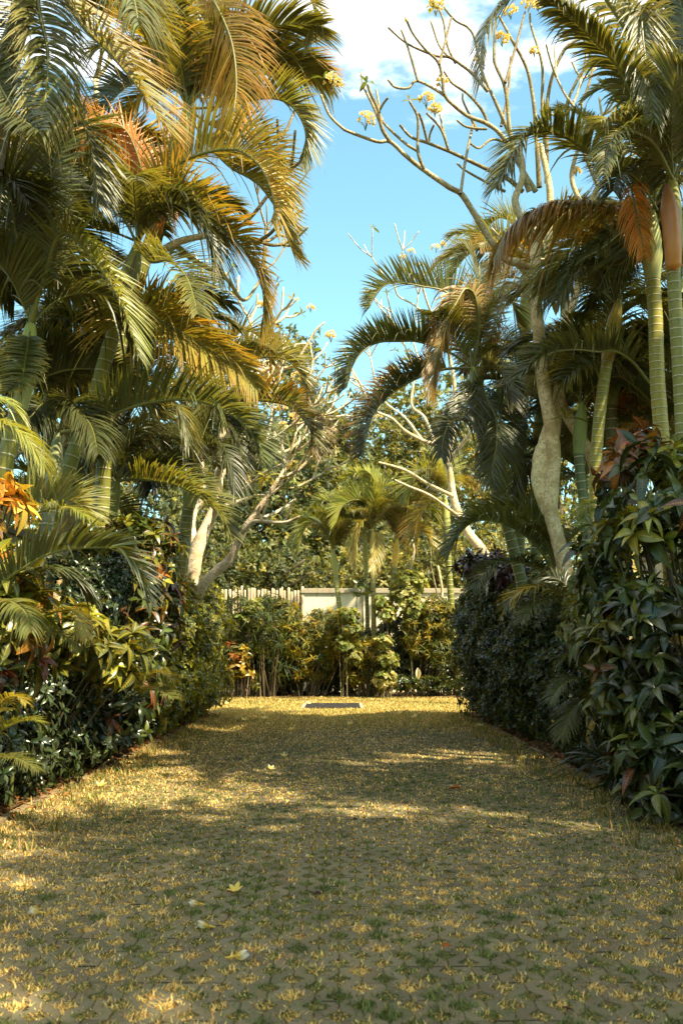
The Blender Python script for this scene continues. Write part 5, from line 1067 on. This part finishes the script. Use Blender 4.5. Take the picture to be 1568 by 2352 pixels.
# ------------------------------------------------------------------ fallen blossoms and leaves
def ground(px,py):
    a,b=(px-784)/F,(1176-py)/F; dy=math.cos(TILT)-b*math.sin(TILT); dz=math.sin(TILT)+b*math.cos(TILT); t=-CAM_H/dz
    return np.array([a*t,dy*t,0.])
def blossom(px,py,label,size=.045,kind='open',white=.8,group='frangipani blossoms fallen on the paving'):
    c=ground(px,py); size=size*.84; root=empty('fallen_blossom',tuple(c),label,'fallen flower',group); g=G(); a=R.uniform(-.6,.6)+(math.pi if R.random()<.6 else 0)
    op=kind=='open'; n=5
    ax=nrm(np.array([R.normal(0,.25),-.35,1.])) if op else nrm(np.array([math.cos(a),math.sin(a),.22]))
    d=np.array([ax]); B,Cc=basis(d); a0=R.random()*6.28; base=c+np.array([0,0,.02 if op else .016])
    for q in range(n):
        t=a0+q*1.2566; o=1.25 if op else .55; D=np.cos(o)*d+np.sin(o)*(math.cos(t)*B+math.sin(t)*Cc)
        D[:,2]=np.maximum(D[:,2],-.05 if op else .02)
        scatter(g,PET,np.array([base]),D,d,size*(.9+.2*R.random()),FY*.95,FW*white+FY*(1-white))
    g.build('petals',M['petal'],root)
    g=G(); e=base-ax*size*.6; e[2]=max(e[2],.006); tube(g,[base,(base+e)/2,e],[.006,.004,.003],np.array([.7,.45,.06]),n=6,seg=6); g.build('tube',M['rachis'],root)
for a in ((92,2105,'creamy blossom lying on its side nearest the left edge',.05,'side',.9),(458,2085,'white blossom with yellow tail beside the orange one',.05,'side',.95),(540,2057,'wilted orange yellow blossom on the paving',.045,'open',.1),
  (480,2137,'two petalled white blossom in the foreground below the yellow tailed one',.05,'side',.9),(537,2208,'largest white blossom nearest the viewer',.06,'side',.97),(233,1811,'yellow centred open blossom on straw by the left soil edge',.06,'open',.5),
  (622,1772,'cream blossom in the middle of the paved lane',.055,'open',.75),(713,1974,'small pale petal on the paving in mid lane',.03,'side',.9),(652,1742,'small yellow blossom farther up the lane',.05,'open',.6),
  (1071,1770,'white blossom on the shaded right half of the lane',.055,'side',.85),(1179,1767,'tiny pale blossom close to the right hedge foot',.04,'side',.8),(1101,1671,'cream blossom at the corner of the dark right hedge',.06,'open',.8),
  (1126,1684,'cream petal just below the hedge corner',.045,'side',.7),(1154,1727,'yellow petal in the shade of the right hedge',.04,'side',.3),(609,1654,'pale yellow open blossom on the sunny lawn',.08,'open',.6),
  (562,1658,'yellow blossom on the lawn nearest the left hedge end',.08,'open',.35),(803,1667,'cream blossom straight below the drain cover',.07,'open',.6),(521,1619,'white speck of a blossom on the lawn by the hedge',.06,'open',.8),
  (670,1680,'bright yellow blossom where lawn meets paving',.07,'open',.3),(919,1642,'yellow blossom to the right below the drain cover',.07,'open',.4),(953,1650,'pale blossom on the right of the sunny lawn',.07,'open',.8),(708,1619,'small white blossom on the left corner of the drain cover',.07,'open',.95)):
    blossom(*a)
def dryleaf(px,py,label,size,tint):
    c=ground(px,py); g=G(); a=R.random()*6.28; scatter(g,leaf_tpl(6,OVAL,.2,.45,.2,.42),np.array([c+[0,0,.02]]),np.array([[math.cos(a),math.sin(a)*.6,.1]]),np.array([[.2,-.3,1.]]),size,tint,tint*1.4); props(g.build('dry_leaf',M['litter']),label,'leaf','dry leaves fallen on the paving')
dryleaf(1060,1818,'curled orange brown leaf on the right of the lane',.12,lin(150,92,36)); dryleaf(1015,2190,'small brown leaf curl in the foreground',.05,lin(150,84,30)); dryleaf(740,2064,'dark shrivelled leaf in the foreground',.05,lin(56,34,20)); dryleaf(160,1830,'rusty leaf on the left soil edge',.07,lin(140,84,40)); dryleaf(822,1890,'dark leaf scrap in mid lane',.05,lin(54,40,26)); dryleaf(520,2060,'brown leaf crumb by the orange blossom',.035,lin(120,66,26))
g=G(); tube(g,[ground(222,1778)+[0,0,.02],ground(240,1762)+[0,0,.035],ground(262,1754)+[0,0,.05],ground(278,1758)+[0,0,.02]],[.012,.012,.010,.006],lin(196,168,124),n=16,seg=7); props(g.build('curled_root',M['bark']),'curled pale root on the soil by the left shrubs','root')

for i,(a,b) in enumerate(TPL):
    if i not in USED: bpy.data.objects.remove(b); bpy.data.objects.remove(a)

# ------------------------------------------------------------------ sky and sun
SUN_EL,SUN_AZ=math.radians(51),math.radians(127)      # azimuth clockwise from +Y (view direction): right and a little behind
w=bpy.data.worlds.new('World'); sc.world=w; w.use_nodes=True; nt=w.node_tree; nt.nodes.clear(); b=NB(nt)
sky=b.node('ShaderNodeTexSky'); sky.sky_type='NISHITA'; sky.sun_disc=False; sky.sun_elevation=SUN_EL; sky.sun_rotation=SUN_AZ; sky.air_density=1.0; sky.dust_density=1.6; sky.ozone_density=.2
tc=b.node('ShaderNodeTexCoord').outputs['Generated']; sp=b.node('ShaderNodeSeparateXYZ'); b.l.new(tc,sp.inputs[0]); z=b.math('MAXIMUM',sp.outputs[2],.04)
cv=b.node('ShaderNodeCombineXYZ'); b.l.new(b.math('DIVIDE',sp.outputs[0],z),cv.inputs[0]); b.l.new(b.math('DIVIDE',sp.outputs[1],z),cv.inputs[1])
n1=b.noise(cv.outputs[0],1.6,7,.58); n2=b.noise(cv.outputs[0],5.5,6,.6)
hi=b.step(sp.outputs[2],.44,.55)
d=b.math('ADD',b.math('ADD',n1,b.math('MULTIPLY',b.math('SUBTRACT',n2,.5),.35)),b.math('SUBTRACT',b.math('MULTIPLY',hi,.30),.14))
cm=b.step(d,.56,.70)
skyc=b.mix(1.,sky.outputs[0],(.95,1.33,1.14,1),'MULTIPLY')
cl=b.mix(n2,(5.2,5.4,5.9,1),(8.2,8.2,8.3,1))
bg=b.node('ShaderNodeBackground'); b.l.new(b.mix(b.math('MULTIPLY',cm,.95),skyc,cl),bg.inputs[0]); bg.inputs[1].default_value=.10
o=b.node('ShaderNodeOutputWorld'); b.l.new(bg.outputs[0],o.inputs[0])
ld=bpy.data.lights.new('sun','SUN'); ld.energy=4.8; ld.angle=math.radians(.9); ld.color=(1,.88,.66)
lo=bpy.data.objects.new('sun',ld); COL.objects.link(lo)
from mathutils import Vector
sd=Vector((math.sin(SUN_AZ)*math.cos(SUN_EL),math.cos(SUN_AZ)*math.cos(SUN_EL),math.sin(SUN_EL)))
lo.rotation_euler=sd.to_track_quat('Z','Y').to_euler(); lo.location=sd*60
sc.view_settings.view_transform='Standard'; sc.view_settings.look='None'; sc.view_settings.gamma=1; sc.view_settings.exposure=1.58
sc.render.engine='CYCLES'; sc.cycles.max_bounces=7; sc.cycles.diffuse_bounces=4; sc.cycles.transmission_bounces=4; sc.cycles.use_denoising=True
